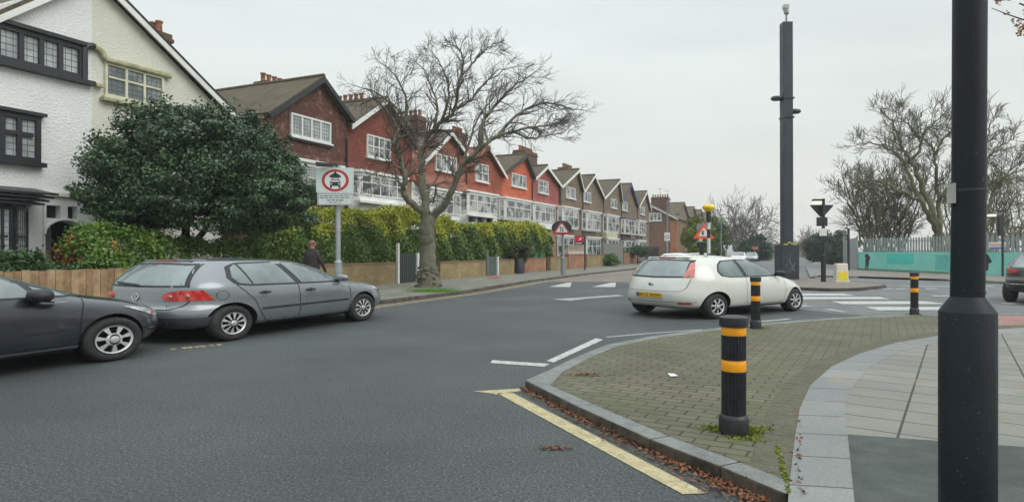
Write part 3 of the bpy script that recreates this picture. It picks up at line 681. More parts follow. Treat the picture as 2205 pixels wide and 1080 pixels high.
# porch with arch
pa, pb = ft(93), ft(200); ar0, ar1 = ft(97), ft(181, 0)
cx = (ar0 + ar1) / 2; ra = (ar1 - ar0) / 2; zs = 2.12
outer = [(pa, 0, 0), (ar0, 0, 0), (ar0, 0, zs)] + [(cx - ra * math.cos(math.pi * i / 12), 0, zs + .42 * math.sin(math.pi * i / 12)) for i in range(1, 12)] + [(ar1, 0, zs), (ar1, 0, 0), (pb, 0, 0), (pb, 0, 3.3), (pa, 0, 3.3)]
w0 = [(ft(97), ft(130)), (ft(145), ft(166))]
mb = MB()
# wall around arch: build as strips so that every piece is convex
mb.box(pa, ar0, -.02, .35, 0, 3.29); mb.box(ar1, pb - .003, -.02, .35, 0, 3.29)
n = 14
for i in range(n):
    a = math.pi * i / n; b_ = math.pi * (i + 1) / n
    x0, x1 = cx - ra * math.cos(a), cx - ra * math.cos(b_); za, zb = zs + .42 * math.sin(a), zs + .42 * math.sin(b_)
    mb.prism([(x0, -.02, za), (x1, -.02, zb), (x1, -.02, 2.62), (x0, -.02, 2.62)], (0, .37, 0))
mb.box(ar0, ar1, -.02, .35, 3.02, 3.29)
for (u, v) in ((ar0, w0[0][0] + .03), (w0[0][1], w0[1][0]), (w0[1][1], ar1)):
    if v > u + .01: mb.box(u, v, -.02, .35, 2.62, 3.02)
mb.build('porch_wall', m_smoothwhite, wh)
mb = MB().tube([(cx - (ra + .04) * math.cos(math.pi * i / 16), -.05, zs + .47 * math.sin(math.pi * i / 16)) for i in range(17)], .05, 6); mb.build('porch_arch_moulding', m_white, wh)
MB().box(pa, pb, 1.35, 1.4, 0, 3.2).build('porch_back_wall', m_smoothwhite, wh)
MB().box(ft(112, 1.3), ft(160, 1.3), 1.28, 1.345, .1, 2.6).build('front_door', mat('dark_door', (.012, .014, .016), .4), wh)
for u, v in w0: MB().box(u - .02, v + .02, .25, .3, 2.62, 3.02).build('porch_light', mat('dark_glass', (.02, .03, .035), .1), wh)
MB().box(ft(90), ft(232), -.12, -.002, 3.30, 3.42).build('string_course', m_roughcream, wh)
mb = MB().box(ft(195), ft(205), -.5, .0, 0, 2.0).box(ft(193), ft(207), -.56, -.0, 2.0, 2.12); mb.build('porch_pier', m_roughcream, wh)
c = FT(328, 100, 3.2); d = FT(392, 100, 3.2)
chimney(wh, c[0], d[0] - .5, 3.2, 4.3, 6, FT(340, 66, 3.2)[1], 3)

def aerial(parent, t, b, z):
    mb = MB().tube([(t, b, z), (t, b, z + 1.5)], .03, 5).tube([(t - .1, b - .5, z + 1.4), (t + .1, b + .6, z + 1.4)], .02, 4)
    for i in range(5): mb.tube([(t - .35, b - .45 + i * .22, z + 1.4), (t + .35, b - .45 + i * .22, z + 1.4)], .015, 4)
    mb.build('aerial', m_grey, parent)
aerial(cr_, tS + 3.6, (b4 + b5) / 2, zc + .1); aerial(cr_, tS + 3.6, b4 + .3, zc - .3)
aerial(h6, ft(1204) + .2, 3.6, 11.3); aerial(h3, ft(1001), 4.0, 11.2)
# ------------------------------------------------------------------ cars
def paint(name, col, metal=.35, rough=.28):
    M = Mat(name); b = M.b; co = objco(M)
    d = maprange(M, noise(M, co, 1.6, 2), .35, .75, 0, .25)
    c = mixc(M, d, col, tuple(x * .7 + .05 for x in col)); M.l(c, b.inputs['Base Color'])
    b.inputs['Metallic'].default_value = metal; M.l(maprange(M, noise(M, co, 3, 1), .3, .7, rough * .85, rough * 1.25), b.inputs['Roughness'])
    b.inputs['Coat Weight'].default_value = .8; b.inputs['Coat Roughness'].default_value = .05; MATS[name] = M.m; return M.m
m_rubber = mat('tyre_rubber', (.022, .022, .023), .8, var=.15, bmp=.2)
m_dark = mat('dark_plastic', (.015, .016, .018), .5, var=.1)
m_seam = mat('panel_gap', (.006, .006, .007), .9, var=0)
m_cglass = mat('car_glass', (.115, .165, .165), .03, var=.4, vs=.8, spec=1, ior=1.75)
m_rimc = mat('alloy_wheel', (.55, .56, .54), .35, metal=.5, var=.1)
m_hub = mat('silver_wheel_trim', (.50, .51, .50), .4, metal=.3, var=.1)
m_red = mat('red_lens', (.50, .018, .012), .12, var=.15, vs=14, coat=1)
m_redl = mat('pink_lens', (.55, .14, .12), .12, var=.2, vs=14, coat=1)
m_clear = mat('clear_lens', (.48, .50, .50), .08, metal=.5, var=.3, vs=18, coat=1)
m_plate = mat('yellow_number_plate', (.72, .42, .015), .4, var=.04)
m_ptext = mat('plate_lettering', (.02, .02, .02), .5, var=0)
m_badge = mat('chrome_badge', (.55, .56, .57), .25, metal=.9, var=0)
def cr(pts, t):     # Catmull-Rom through (t,x,z)
    n = len(pts)
    for i in range(n - 1):
        if t <= pts[i + 1][0] or i == n - 2:
            p0, p1, p2, p3 = pts[max(i - 1, 0)], pts[i], pts[i + 1], pts[min(i + 2, n - 1)]
            u = (t - p1[0]) / (p2[0] - p1[0]); out = []
            for k in range(1, len(p1)):
                m1 = (p2[k] - p0[k]) / max(1e-6, p2[0] - p0[0]) * (p2[0] - p1[0]); m2 = (p3[k] - p1[k]) / max(1e-6, p3[0] - p1[0]) * (p2[0] - p1[0])
                u2, u3 = u * u, u * u * u
                out.append((2 * u3 - 3 * u2 + 1) * p1[k] + (u3 - 2 * u2 + u) * m1 + (-2 * u3 + 3 * u2) * p2[k] + (u3 - u2) * m2)
            return out
class Car:
    """x: 0 rear bumper to L front bumper, y: + left, z up, real metres; widened by sxy when meshed"""
    def __init__(s, label, spec, pm, loc, rz, sxy=WIDE, cat='car', group=None, NT=44, NU=40):
        s.sp = spec; s.k = sxy; ky = spec.get('ky', sxy)
        s.root = empty('parked_car' if spec.get('parked') else 'car', loc, rz, label, cat, group)
        s.xf = Matrix.Translation((-spec['origin'] * sxy, 0, 0)) @ Matrix.Diagonal((sxy, ky, 1, 1))
        v = []; f = []; R_ = spec['rear']; F_ = spec['front']; W_ = spec['w']
        ts = np.linspace(0, 1, NT)
        for t in ts:
            xr, zr = cr(R_, t); xf, zf = cr(F_, t); w, ex = cr(W_, t)
            xc, a = (xf + xr) / 2, (xf - xr) / 2
            raw = []
            for i in range(241):
                u = math.pi * i / 240; cx, sy = math.cos(u), math.sin(u)
                exx = ex; x = math.copysign(abs(cx) ** (2 / exx), cx); y = abs(sy) ** (2 / exx)
                raw.append((xc + a * x, w * y))
            raw = np.array(raw); d = np.r_[0, np.cumsum(np.hypot(*(np.diff(raw, axis=0).T)))]; q = np.linspace(0, d[-1], NU + 1)
            X = np.interp(q, d, raw[:, 0]); Y = np.interp(q, d, raw[:, 1])
            ring = []
            for x, y in list(zip(X, Y)) + list(zip(X[-2:0:-1], -Y[-2:0:-1])):
                fr = (x - xr) / (xf - xr); z = zr + (zf - zr) * fr
                tp = spec.get('taper', .0); yy = y * (1 - tp * max(0, abs(fr - .5) * 2 - .35) ** 2)
                if t > .93: z += 0
                ring.append((x, yy, z))
            v += ring
        m = 2 * NU
        # roof cap
        top = np.array(v[-m:]); cc = top.mean(axis=0)
        for q in (.86, .66, .4, .15):
            for p in top:
                r = cc + (p - cc) * q; v.append((r[0], r[1], p[2] + (1 - q * q) * spec.get('crown', .045) + (cc[2] - p[2]) * 0))
        NR = NT + 4
        for i in range(NR - 1):
            for j in range(m):
                A = i * m + j; B = i * m + (j + 1) % m; f.append((A, B, B + m, A + m))
        f.append(tuple(range(m))[::-1]); f.append(tuple((NR - 1) * m + j for j in range(m)))
        mb = MB(); mb.v = [tuple(p) for p in v]; mb.f = f
        s.body = mb.build('body', pm, s.root)
        bm = bmesh.new(); bm.from_mesh(s.body.data); bmesh.ops.recalc_face_normals(bm, faces=bm.faces); bm.to_mesh(s.body.data); 
        s.Lx = max(p[1] for p in spec['front'])
        s.bvh = BVHTree.FromBMesh(bm); bm.free()
        # wheel arches
        ra = spec['wr'] + spec.get('gap', .055)
        cut = MB()
        for wxx in spec['wheels']:
            for sd in (1, -1):
                k = len(cut.v); n = 36; y0, y1 = sd * (spec['hw'] - .34), sd * (spec['hw'] + .3)
                for y in (y0, y1):
                    for j in range(n): a = 2 * math.pi * j / n; cut.v.append((wxx + ra * math.cos(a), y, spec['wr'] + ra * math.sin(a)))
                for j in range(n): cut.f.append((k + j, k + (j + 1) % n, k + n + (j + 1) % n, k + n + j))
                cut.f.append(tuple(k + j for j in range(n))[::-1]); cut.f.append(tuple(k + n + j for j in range(n)))
        co_ = cut.build('cutter', m_dark, s.root)
        bm = bmesh.new(); bm.from_mesh(co_.data); bmesh.ops.recalc_face_normals(bm, faces=bm.faces); bm.to_mesh(co_.data); bm.free()
        md = s.body.modifiers.new('b', 'BOOLEAN'); md.operation = 'DIFFERENCE'; md.object = co_; md.solver = 'EXACT'; md.use_self = True
        realise(s.body); me = s.body.data; bpy.data.objects.remove(co_)
        # arch interior gets dark plastic
        me.materials.clear(); me.materials.append(pm); me.materials.append(m_dark)
        for p in me.polygons:
            c = p.center
            for wxx in spec['wheels']:
                dd = math.hypot(c.x - wxx, c.z - spec['wr'])
                if dd < ra + .012 and (abs(p.normal.y) < .3 or abs(c.y) < spec['hw'] - .25): p.material_index = 1
            if c.z < spec.get('skirt', .26): p.material_index = 1
        me.shade_smooth(); me.set_sharp_from_angle(angle=R(32)); me.transform(s.xf)
        s.lip(ra)
        for wxx in spec['wheels']:
            for sd in (1, -1): s.wheel(wxx, sd)
    def hit(s, p, d):
        h = s.bvh.ray_cast(Vector(p), Vector(d)); return h[0], h[1]
    def side(s, x, z, sd=-1):
        return s.hit((x, sd * 3, z), (0, -sd, 0))
    def lip(s, ra):
        pass
    def _finish(s, mb, name, m, parent=None, smooth=50): 
        return mb.build(name, m, parent or s.root, smooth=smooth, xf=s.xf)
    def patch(s, name, lo, hi, m, face='side', sd=-1, off=.006, nu=14, nv=6, parent=None, thick=.0):
        """lo/hi: polylines (a,z); face side: a=x; rear/front: a=y"""
        def rs(pl):
            pl = np.array(pl, float); d = np.r_[0, np.cumsum(np.hypot(*(np.diff(pl, axis=0).T)))]; q = np.linspace(0, d[-1], nu + 1)
            return np.stack([np.interp(q, d, pl[:, 0]), np.interp(q, d, pl[:, 1])], 1)
        A, B = rs(lo), rs(hi); v = []; ok = True
        for j in range(nv + 1):
            for i in range(nu + 1):
                a, z = A[i] + (B[i] - A[i]) * j / nv
                if face == 'side': h, n = s.hit((a, sd * 3, z), (0, -sd, 0))
                elif face == 'rear': h, n = s.hit((-3, a, z), (1, 0, 0))
                elif face == 'front': h, n = s.hit((8, a, z), (-1, 0, 0))
                elif face == 'top': h, n = s.hit((a, z, 4), (0, 0, -1))
                elif face == 'corner': h, n = s.hit(((a - 6) * .7071 if 0 else a * .7071 - 3, sd * (a * .7071 + 3), z), (1, -sd, 0))
                elif face == 'fcorner': Lx = s.Lx; h, n = s.hit((Lx - a * .7071 + 3, sd * (a * .7071 + 3), z), (-1, -sd, 0))
                if h is None: h = Vector(v[-1]) if v else Vector((0, 0, 0)); n = Vector((0, 0, 1)); v.append(tuple(h)); continue
                v.append(tuple(h + n * off))
        f = [(j * (nu + 1) + i, j * (nu + 1) + i + 1, (j + 1) * (nu + 1) + i + 1, (j + 1) * (nu + 1) + i) for j in range(nv) for i in range(nu)]
        mb = MB(); mb.v = v; mb.f = f
        o = s._finish(mb, name, m, parent)
        bm = bmesh.new(); bm.from_mesh(o.data)
        # orient outward
        c = sum((fc.normal * fc.calc_area() for fc in bm.faces), Vector()); out = {'side': Vector((0, sd, 0)), 'rear': Vector((-1, 0, 0)), 'front': Vector((1, 0, 0)), 'top': Vector((0, 0, 1)), 'corner': Vector((-.707, sd * .707, 0)), 'fcorner': Vector((.707, sd * .707, 0))}[face]
        if c.dot(out) < 0: bmesh.ops.reverse_faces(bm, faces=bm.faces)
        # skirt towards the body so the patch is a solid rim
        es = [e for e in bm.edges if e.is_boundary]; r = bmesh.ops.extrude_edge_only(bm, edges=es)
        for g in r['geom']:
            if isinstance(g, bmesh.types.BMVert): g.co -= out * (off * 1.6 + .002)
        bm.normal_update()
        bm.to_mesh(o.data); bm.free(); o.data.set_sharp_from_angle(angle=R(35)); return o
    def strip(s, name, pts, w, m, face='side', sd=-1, off=.003, parent=None, n=40, close=False):
        """thin ribbon following a polyline on the body"""
        pl = np.array(pts, float); d = np.r_[0, np.cumsum(np.hypot(*(np.diff(pl, axis=0).T)))]; q = np.linspace(0, d[-1], n + 1)
        A = np.stack([np.interp(q, d, pl[:, 0]), np.interp(q, d, pl[:, 1])], 1); v = []
        for i in range(n + 1):
            t = A[min(i + 1, n)] - A[max(i - 1, 0)]; t /= np.linalg.norm(t) + 1e-9; nn = np.array([-t[1], t[0]]) * w / 2
            for sg in (1, -1):
                a, z = A[i] + nn * sg
                if face == 'side': h, nr = s.hit((a, sd * 3, z), (0, -sd, 0))
                elif face == 'rear': h, nr = s.hit((-3, a, z), (1, 0, 0))
                elif face == 'front': h, nr = s.hit((8, a, z), (-1, 0, 0))
                else: h, nr = s.hit((a, z, 4), (0, 0, -1))
                v.append(tuple(h + nr * off) if h is not None else (v[-1] if v else (0, 0, 0)))
        mb = MB(); mb.v = v; mb.f = [(2 * i, 2 * i + 1, 2 * i + 3, 2 * i + 2) for i in range(n)]
        return s._finish(mb, name, m, parent)
    def wheel(s, wxx, sd):
        sp = s.sp; r = sp['wr']; yo = sp['hw'] - .02; k = s.k
        w = empty('wheel'); w.parent = s.root
        w.location = s.xf @ Vector((wxx, sd * yo, r)); S = Matrix.Diagonal((k, k, 1, 1))
        def lath(prof, n=40):
            mb = MB()
            for rr, y in prof:
                for j in range(n): a = 2 * math.pi * j / n; mb.v.append((rr * math.cos(a), y * sd, rr * math.sin(a)))
            for i in range(len(prof) - 1):
                for j in range(n):
                    A = i * n + j; B = i * n + (j + 1) % n; mb.f.append((A, B, B + n, A + n))
            return mb
        rim = sp.get('rim', r * .64)
        lath([(rim, -.015), (rim + .015, .0), (r - .045, .004), (r - .015, -.012), (r, -.04), (r, -.17), (r - .02, -.19), (rim, -.18)]).build('tyre', m_rubber, w, smooth=60, xf=S)
        lath([(rim + .004, -.002), (rim - .008, -.002), (rim - .02, -.03), (rim - .03, -.15), (.0, -.15)]).build('rim', m_dark, w, smooth=60, xf=S)
        # face of the wheel: spokes
        ns = sp.get('spokes', 10); style = sp.get('style', 'spoke'); mb = MB(); ry = -.022
        def pt(rad, a, y): return (rad * math.cos(a), (ry + y) * sd, rad * math.sin(a))
        n = 48
        ro, ri = rim - .002, rim - .03
        for j in range(n):
            a, b = 2 * math.pi * j / n, 2 * math.pi * (j + 1) / n
            q = [pt(ro, a, .02), pt(ro, b, .02), pt(ri, b, .008), pt(ri, a, .008)]; mb.prism(q, (0, -.012 * sd, 0))
        for j in range(ns):
            a = 2 * math.pi * (j + .3) / ns
            wi, wo = (.55, .95) if style == 'spoke' else (.62, .70) if style == 'trim' else (.6, .8)
            dw = math.pi / ns
            q = [pt(.045, a - dw * .8, .02), pt(.045, a + dw * .8, .02), pt(rim * .5, a + dw * wi * .55, .014), pt(ri + .01, a + dw * wo * .55, .008), pt(ri + .01, a - dw * wo * .55, .008), pt(rim * .5, a - dw * wi * .55, .014)]
            mb.prism(q, (0, -.014 * sd, 0))
        o = mb.build('wheel_trim', sp.get('rimm', m_rimc), w, xf=S)
        lath([(.0, .006), (.03, .006), (.05, -.0), (.06 if style == 'spoke' else rim * .42, -.012), (.06, -.03)]).build('hub_cap', sp.get('rimm', m_rimc), o, smooth=40, xf=S)
        MB().tube([(0, 0, 0), (0, -.2 * sd * k, 0)], .08, 10).build('axle', m_dark, w)
    def mirror(s, x, z, sd, m, w=.20, h=.15, d=.13):
        h0, _ = s.side(x, z, sd)
        if h0 is None: return
        root = MB(); c = h0 + Vector((-.03, sd * .14, .02))
        n1, n2 = 12, 8
        for i in range(n2 + 1):
            ph = math.pi * i / n2
            for j in range(n1):
                th = 2 * math.pi * j / n1; sx_ = math.sin(ph) * math.cos(th); sz_ = math.sin(ph) * math.sin(th); sy_ = math.cos(ph)
                root.v.append((c.x + d / 2 * math.copysign(abs(sx_) ** .8, sx_), c.y + w / 2 * math.copysign(abs(sy_) ** .7, sy_), c.z + h / 2 * math.copysign(abs(sz_) ** .8, sz_)))
        for i in range(n2):
            for j in range(n1): A = i * n1 + j; B = i * n1 + (j + 1) % n1; root.f.append((A, B, B + n1, A + n1))
        o = s._finish(root, 'wing_mirror', m)
        st = MB().bar(h0 + Vector((0, -sd * .03, -.03)), c + Vector((0, -sd * .03, -.03)), .06, .04); s._finish(st, 'mirror_arm', m_dark, o, smooth=None)
        return o
    def handle(s, x, z, sd, m=m_dark, w=.17):
        h0, n = s.side(x, z, sd)
        mb = MB().tube([h0 + Vector((-w / 2, 0, 0)), h0 + Vector((-w / 2 + .03, sd * .035, .004)), h0 + Vector((w / 2 - .03, sd * .035, .004)), h0 + Vector((w / 2, 0, 0))], [.012, .016, .016, .012], 8)
        o = s._finish(mb, 'door_handle', m)
        c = MB(); c.lathe([(.05, 0), (.05, .004), (.0, .004)], (0, 0, 0), 16)
        xf = s.xf @ Matrix.Translation(h0 + Vector((0, sd * .002, 0))) @ Matrix.Rotation(R(90) * (-sd), 4, 'X') @ Matrix.Diagonal((1.1, .6, 1, 1)); c.build('handle_recess', m_seam, o, xf=xf); return o
    def plate(s, z, txt, m=m_plate, face='rear', w=.52, h=.11, y0=0, tilt=0):
        h0, n = s.hit((-3 if face == 'rear' else 8, y0, z), (1 if face == 'rear' else -1, 0, 0)); sg = -1 if face == 'rear' else 1
        x = h0.x + sg * .012
        mb = MB().box(x - .006, x + .006, y0 - w / 2, y0 + w / 2, z - h / 2, z + h / 2); o = s._finish(mb, 'number_plate', m, smooth=None)
        s._finish(MB().box(x + sg * .0062 - .0005, x + sg * .0062 + .0005, y0 + (w / 2 - .045), y0 + w / 2 - .003, z - h / 2 + .003, z + h / 2 - .003), 'plate_band', mat('plate_blue', (.02, .08, .35), .4, var=0), o, smooth=None)
        # text faces -x: local text x -> -y (rear)
        T = Matrix(((0, 0, sg, x + sg * .008), (-1 if sg < 0 else 1, 0, 0, y0 - .02), (0, 1, 0, z), (0, 0, 0, 1)))
        text_mesh(txt, .105, m_ptext, 'plate_lettering', o, s.xf @ T, wx=.92, bold=.001)
        return o
# ---- silver-grey five-door hatchback
hatch = dict(parked=1, origin=.74, wheels=(.74, 3.318), wr=.315, hw=.855, rim=.205, spokes=10, style='spoke', taper=.13, crown=.04,
    rear=[(0, .22, .24), (.08, .08, .30), (.18, .01, .45), (.30, .0, .60), (.36, .05, .655), (.42, .07, .80), (.5, .10, .965), (.62, .21, 1.13), (.75, .33, 1.27), (.88, .45, 1.385), (.94, .52, 1.42), (1, .72, 1.432)],
    front=[(0, 3.98, .20), (.08, 4.12, .28), (.18, 4.19, .44), (.30, 4.16, .64), (.36, 4.08, .755), (.42, 3.80, .855), (.5, 3.18, .96), (.62, 2.88, 1.10), (.75, 2.58, 1.25), (.88, 2.26, 1.37), (.94, 2.10, 1.405), (1, 1.90, 1.43)],
    w=[(0, .76, 5), (.08, .83, 5), (.18, .862, 5), (.30, .868, 4.6), (.42, .865, 4.4), (.5, .835, 4.6), (.62, .775, 5), (.75, .70, 5.2), (.88, .62, 5.2), (.94, .575, 5), (1, .47, 4)])
def make_hatch(label, loc, rz, pm, full=True, sxy=WIDE, sp=hatch, group=None, cat='car'):
    c = Car(label, sp, pm, loc, rz, sxy, group=group, cat=cat, NT=44 if full else 26, NU=40 if full else 22)
    for sd in ((-1, 1)):
        c.patch('window_surround', [(.70, 1.12), (.78, 1.00), (1.0, .962), (2.05, .945), (2.95, .935)], [(.70, 1.125), (.76, 1.32), (.95, 1.385), (1.70, 1.40), (2.2, 1.355), (2.60, 1.20), (2.97, .955)], m_dark, sd=sd, off=.003, nu=40)
        c.patch('rear_side_window', [(.77, 1.12), (.84, 1.02), (1.0, .99), (1.03, .99)], [(.77, 1.13), (.82, 1.29), (.90, 1.345), (.93, 1.348)], m_cglass, sd=sd, off=.007)
        c.patch('side_window', [(1.06, .99), (1.80, .975)], [(.97, 1.352), (1.60, 1.37)], m_cglass, sd=sd, off=.007)
        c.patch('front_side_window', [(1.92, .972), (2.86, .962)], [(1.73, 1.365), (2.15, 1.33), (2.50, 1.19), (2.89, .968)], m_cglass, sd=sd, off=.007)
        if full:
            c.strip('front_door_seam', [(1.84, .965), (1.86, .6), (1.86, .30), (1.88, .27), (2.85, .265), (2.93, .34), (2.96, .60), (2.94, .92)], .011, m_seam, sd=sd)
            c.strip('rear_door_seam', [(.80, 1.0), (.90, .88), (1.06, .70), (1.14, .5), (1.24, .32), (1.34, .27), (1.84, .268)], .011, m_seam, sd=sd)
            c.strip('side_moulding', [(1.17, .535), (1.84, .54)], .035, m_dark, sd=sd, off=.008); c.strip('side_moulding', [(1.87, .54), (2.90, .55)], .035, m_dark, sd=sd, off=.008)
            c.handle(1.22 , .835, sd); c.handle(2.06, .825, sd)
            c.mirror(2.78, 1.0, sd, pm)
            c.strip('front_bumper_seam', [(3.72, .62), (3.86, .63)], .008, m_seam, sd=sd)
        c.patch('tail_light', [(.35, .80), (.37, .765), (.42, .745), (.90, .745)], [(.35, .82), (.38, .87), (.44, .895), (.55, .925), (.78, .925)], m_red, 'corner', sd=sd, off=.008, nu=24)
        c.patch('headlight', [(.38, .60), (.62, .62), (.90, .72)], [(.38, .70), (.62, .745), (.88, .79)], m_clear, 'fcorner', sd=sd, off=.008)
        if full:
            for yy, zz, rr in ((.50, .82, .036), (.64, .825, .048)):
                h, n = c.hit((-3, sd * yy, zz), (1, 0, 0)); k = MB().lathe([(rr, 0), (rr * .9, .012), (rr * .5, .016), (0, .016)], (0, 0, 0), 18)
                k.build('lamp_lens', m_redl, c.root, smooth=40, xf=c.xf @ Matrix.Translation(h + Vector((-.008, 0, 0))) @ Matrix.Rotation(R(-90), 4, 'Y'))
    c.patch('rear_window_surround', [(-.65, .975), (0, .965), (.65, .975)], [(-.54, 1.372), (0, 1.385), (.54, 1.372)], m_dark, 'rear', off=.003, nu=20, nv=8)
    c.patch('rear_window', [(-.60, 1.005), (0, .995), (.60, 1.005)], [(-.50, 1.335), (0, 1.35), (.50, 1.335)], m_cglass, 'rear', off=.007, nu=20, nv=8)
    c.patch('windscreen', [(-.64, .98), (0, .96), (.64, .98)], [(-.5, 1.36), (0, 1.37), (.5, 1.36)], m_cglass, 'front', off=.006, nu=20, nv=8)
    c._finish(MB().box(.50, .74, -.40, .40, 1.418, 1.437), 'roof_spoiler', pm, smooth=None).modifiers.new('b', 'BEVEL').width = .012
    c._finish(MB().box(.492, .501, -.2, .2, 1.417, 1.435), 'brake_light', m_red, smooth=None)
    c.patch('lower_bumper', [(-.66, .30), (0, .29), (.66, .30)], [(-.66, .46), (0, .46), (.66, .46)], sp.get('lowm', m_dark), 'rear', off=.005, nu=20)
    for sd in (-1, 1): c.patch('lower_bumper_side', [(.52, .30), (.85, .29)], [(.52, .46), (.90, .46)], sp.get('lowm', m_dark), 'corner', sd=sd, off=.005)
    if full:
        c.strip('tailgate_seam', [(-.66, .74), (-.62, .66), (-.54, .605), (0, .59), (.54, .605), (.62, .66), (.66, .74)], .012, m_seam, 'rear')
        c.strip('wiper', [(-.02, 1.0), (.42, 1.035)], .022, m_dark, 'rear', off=.02)
    return c
m_silver = paint('grey_metallic_paint', (.20, .22, .235), .45)
gr_ = G(504, 733.5); gf_ = G(784, 691); gd = (gf_ - gr_).normalized(); ga = math.atan2(gd.y, gd.x)
nrm = Vector((-gd.y, gd.x, 0))
hatch['lowm'] = mat('dark_bumper_plastic', (.05, .055, .065), .5, var=.1)
hatch['ky'] = 1.62
c = make_hatch('silver grey five-door hatchback parked nose to the street tree', gr_ + nrm * .83 * 1.62, ga, m_silver)
# badge (ring with letters) and script
h, n = c.hit((-3, 0, .80), (1, 0, 0)); mb = MB()
for j in range(24):
    a, b_ = 2 * math.pi * j / 24, 2 * math.pi * (j + 1) / 24
    mb.prism([(0, math.cos(q) * r_, math.sin(q) * r_) for q, r_ in ((a, .062), (b_, .062), (b_, .051), (a, .051))], (-.008, 0, 0))
for p, q in (((-.026, .046), (0, .004)), ((0, .004), (.026, .046)), ((-.047, .018), (-.022, -.042)), ((-.022, -.042), (0, -.004)), ((0, -.004), (.022, -.042)), ((.022, -.042), (.047, .018))):
    mb.bar((-.004, p[0], p[1]), (-.004, q[0], q[1]), .011, .006, up=(1, 0, 0))
mb.build('badge', m_badge, c.root, xf=c.xf @ Matrix.Translation(h + Vector((-.004, 0, 0))) @ Matrix.Rotation(R(10), 4, 'Y'))
h, n = c.hit((-3, -.50, .655), (1, 0, 0))
text_mesh('1.6 FSI', .05, m_badge, 'badge_lettering', c.root, c.xf @ Matrix(((0, 0, -1, h.x - .012), (-1, 0, 0, -.50), (0, 1, 0, .665), (0, 0, 0, 1))), wx=1.1)
c.plate(.42, 'LN55 KXR', face='rear')
hh, n = c.hit((1.5, 0, 3), (0, 0, -1)); c._finish(MB().tube([hh, hh + Vector((-.03, 0, .035)), hh + Vector((-.10, 0, .05))], [.03, .02, .008], 8), 'roof_aerial', m_dark)
hh, n = c.side(.62, .82, -1)       # filler flap outline
mb = MB(); nn = 28
for j in range(nn):
    a, b_ = 2 * math.pi * j / nn, 2 * math.pi * (j + 1) / nn; q = []
    for an, r_ in ((a, .083), (b_, .083), (b_, .077), (a, .077)):
        p, n_ = c.side(.60 + r_ * math.cos(an), .82 + r_ * math.sin(an), -1); q.append(p + n_ * .003)
    mb.quad(*q)
c._finish(mb, 'filler_flap', m_seam)
# ---- dark hatchback at the left edge, nose to the grey car
m_dk = paint('dark_blue_grey_paint', (.017, .022, .030), .25, .3)
dk = dict(hatch); dk.update(ky=WIDE, origin=3.35, wheels=(.72, 3.35), wr=.318, rim=.212, spokes=7, style='trim', rimm=m_hub, lowm=m_dark, taper=.2,
    front=[(0, 3.92, .20), (.08, 4.02, .27), (.18, 4.10, .40), (.30, 4.09, .60), (.36, 4.01, .72), (.42, 3.75, .84), (.5, 3.22, .97), (.62, 2.86, 1.12), (.75, 2.50, 1.28), (.88, 2.16, 1.40), (.94, 2.0, 1.435), (1, 1.8, 1.455)],
    rear=[(0, .22, .24), (.08, .08, .30), (.18, .01, .45), (.30, .0, .60), (.36, .05, .655), (.42, .07, .80), (.5, .10, .99), (.62, .21, 1.15), (.75, .33, 1.29), (.88, .45, 1.41), (.94, .52, 1.44), (1, .72, 1.457)])
pw = G(247, 777.5)
d = Car('dark blue-grey hatchback cut off by the left edge, parked behind the silver grey one', dk, m_dk, pw + nrm * .83 * WIDE, ga, WIDE, cat='car')
for sd in (-1, 1):
    d.patch('window_surround', [(.70, 1.14), (.78, 1.03), (2.05, .985), (3.10, .965)], [(.70, 1.145), (.76, 1.33), (.95, 1.40), (1.70, 1.42), (2.2, 1.375), (2.62, 1.20), (3.12, .985)], m_dark, sd=sd, off=.003, nu=40)
    d.patch('side_window', [(.95, 1.02), (1.68, 1.01)], [(.90, 1.37), (1.58, 1.39)], m_cglass, sd=sd, off=.007)
    d.patch('front_side_window', [(1.80, 1.01), (2.60, .995)], [(1.70, 1.385), (2.10, 1.36), (2.40, 1.24), (2.50, 1.19)], m_cglass, sd=sd, off=.007)
    d.patch('quarter_light', [(2.68, .995), (3.03, .985)], [(2.60, 1.14), (2.75, 1.085), (3.05, .99)], m_cglass, sd=sd, off=.007)
    d.strip('door_seam', [(3.08, .96), (3.02, .80), (2.99, .60), (2.98, .34), (2.9, .27), (1.8, .27)], .011, m_seam, sd=sd)
    d.strip('side_moulding', [(1.3, .50), (2.85, .53)], .022, m_chrome if 0 else m_dark, sd=sd, off=.010)
    d.strip('sill_trim', [(1.2, .275), (2.98, .295)], .03, mat('sill_paint', (.10, .115, .125), .3), sd=sd, off=.012)
    d.mirror(2.62, 1.0, sd, m_dark, w=.24, h=.17, d=.20)
    d.patch('headlight', [(.38, .57), (.62, .59), (.96, .765)], [(.38, .64), (.66, .71), (.96, .785)], m_clear, 'fcorner', sd=sd, off=.009)
    d.strip('bumper_seam', [(3.76, .56), (3.86, .565)], .008, m_seam, sd=sd)
    d.strip('bumper_strip', [(3.78, .42), (3.9, .42)], .02, m_chrome, sd=sd, off=.01)
d.patch('windscreen', [(-.64, 1.0), (0, .98), (.64, 1.0)], [(-.5, 1.385), (0, 1.395), (.5, 1.385)], m_cglass, 'front', off=.006, nu=20, nv=8)
d.patch('rear_window', [(-.62, 1.03), (0, 1.02), (.62, 1.03)], [(-.53, 1.35), (0, 1.365), (.53, 1.35)], m_cglass, 'rear', off=.007, nu=20, nv=8)
h0, _ = d.side(2.6, .94, -1); d._finish(MB().box(2.66, 2.78, h0.y - .20, h0.y - .03, .925, .945), 'indicator_lamp', m_clear, smooth=None)
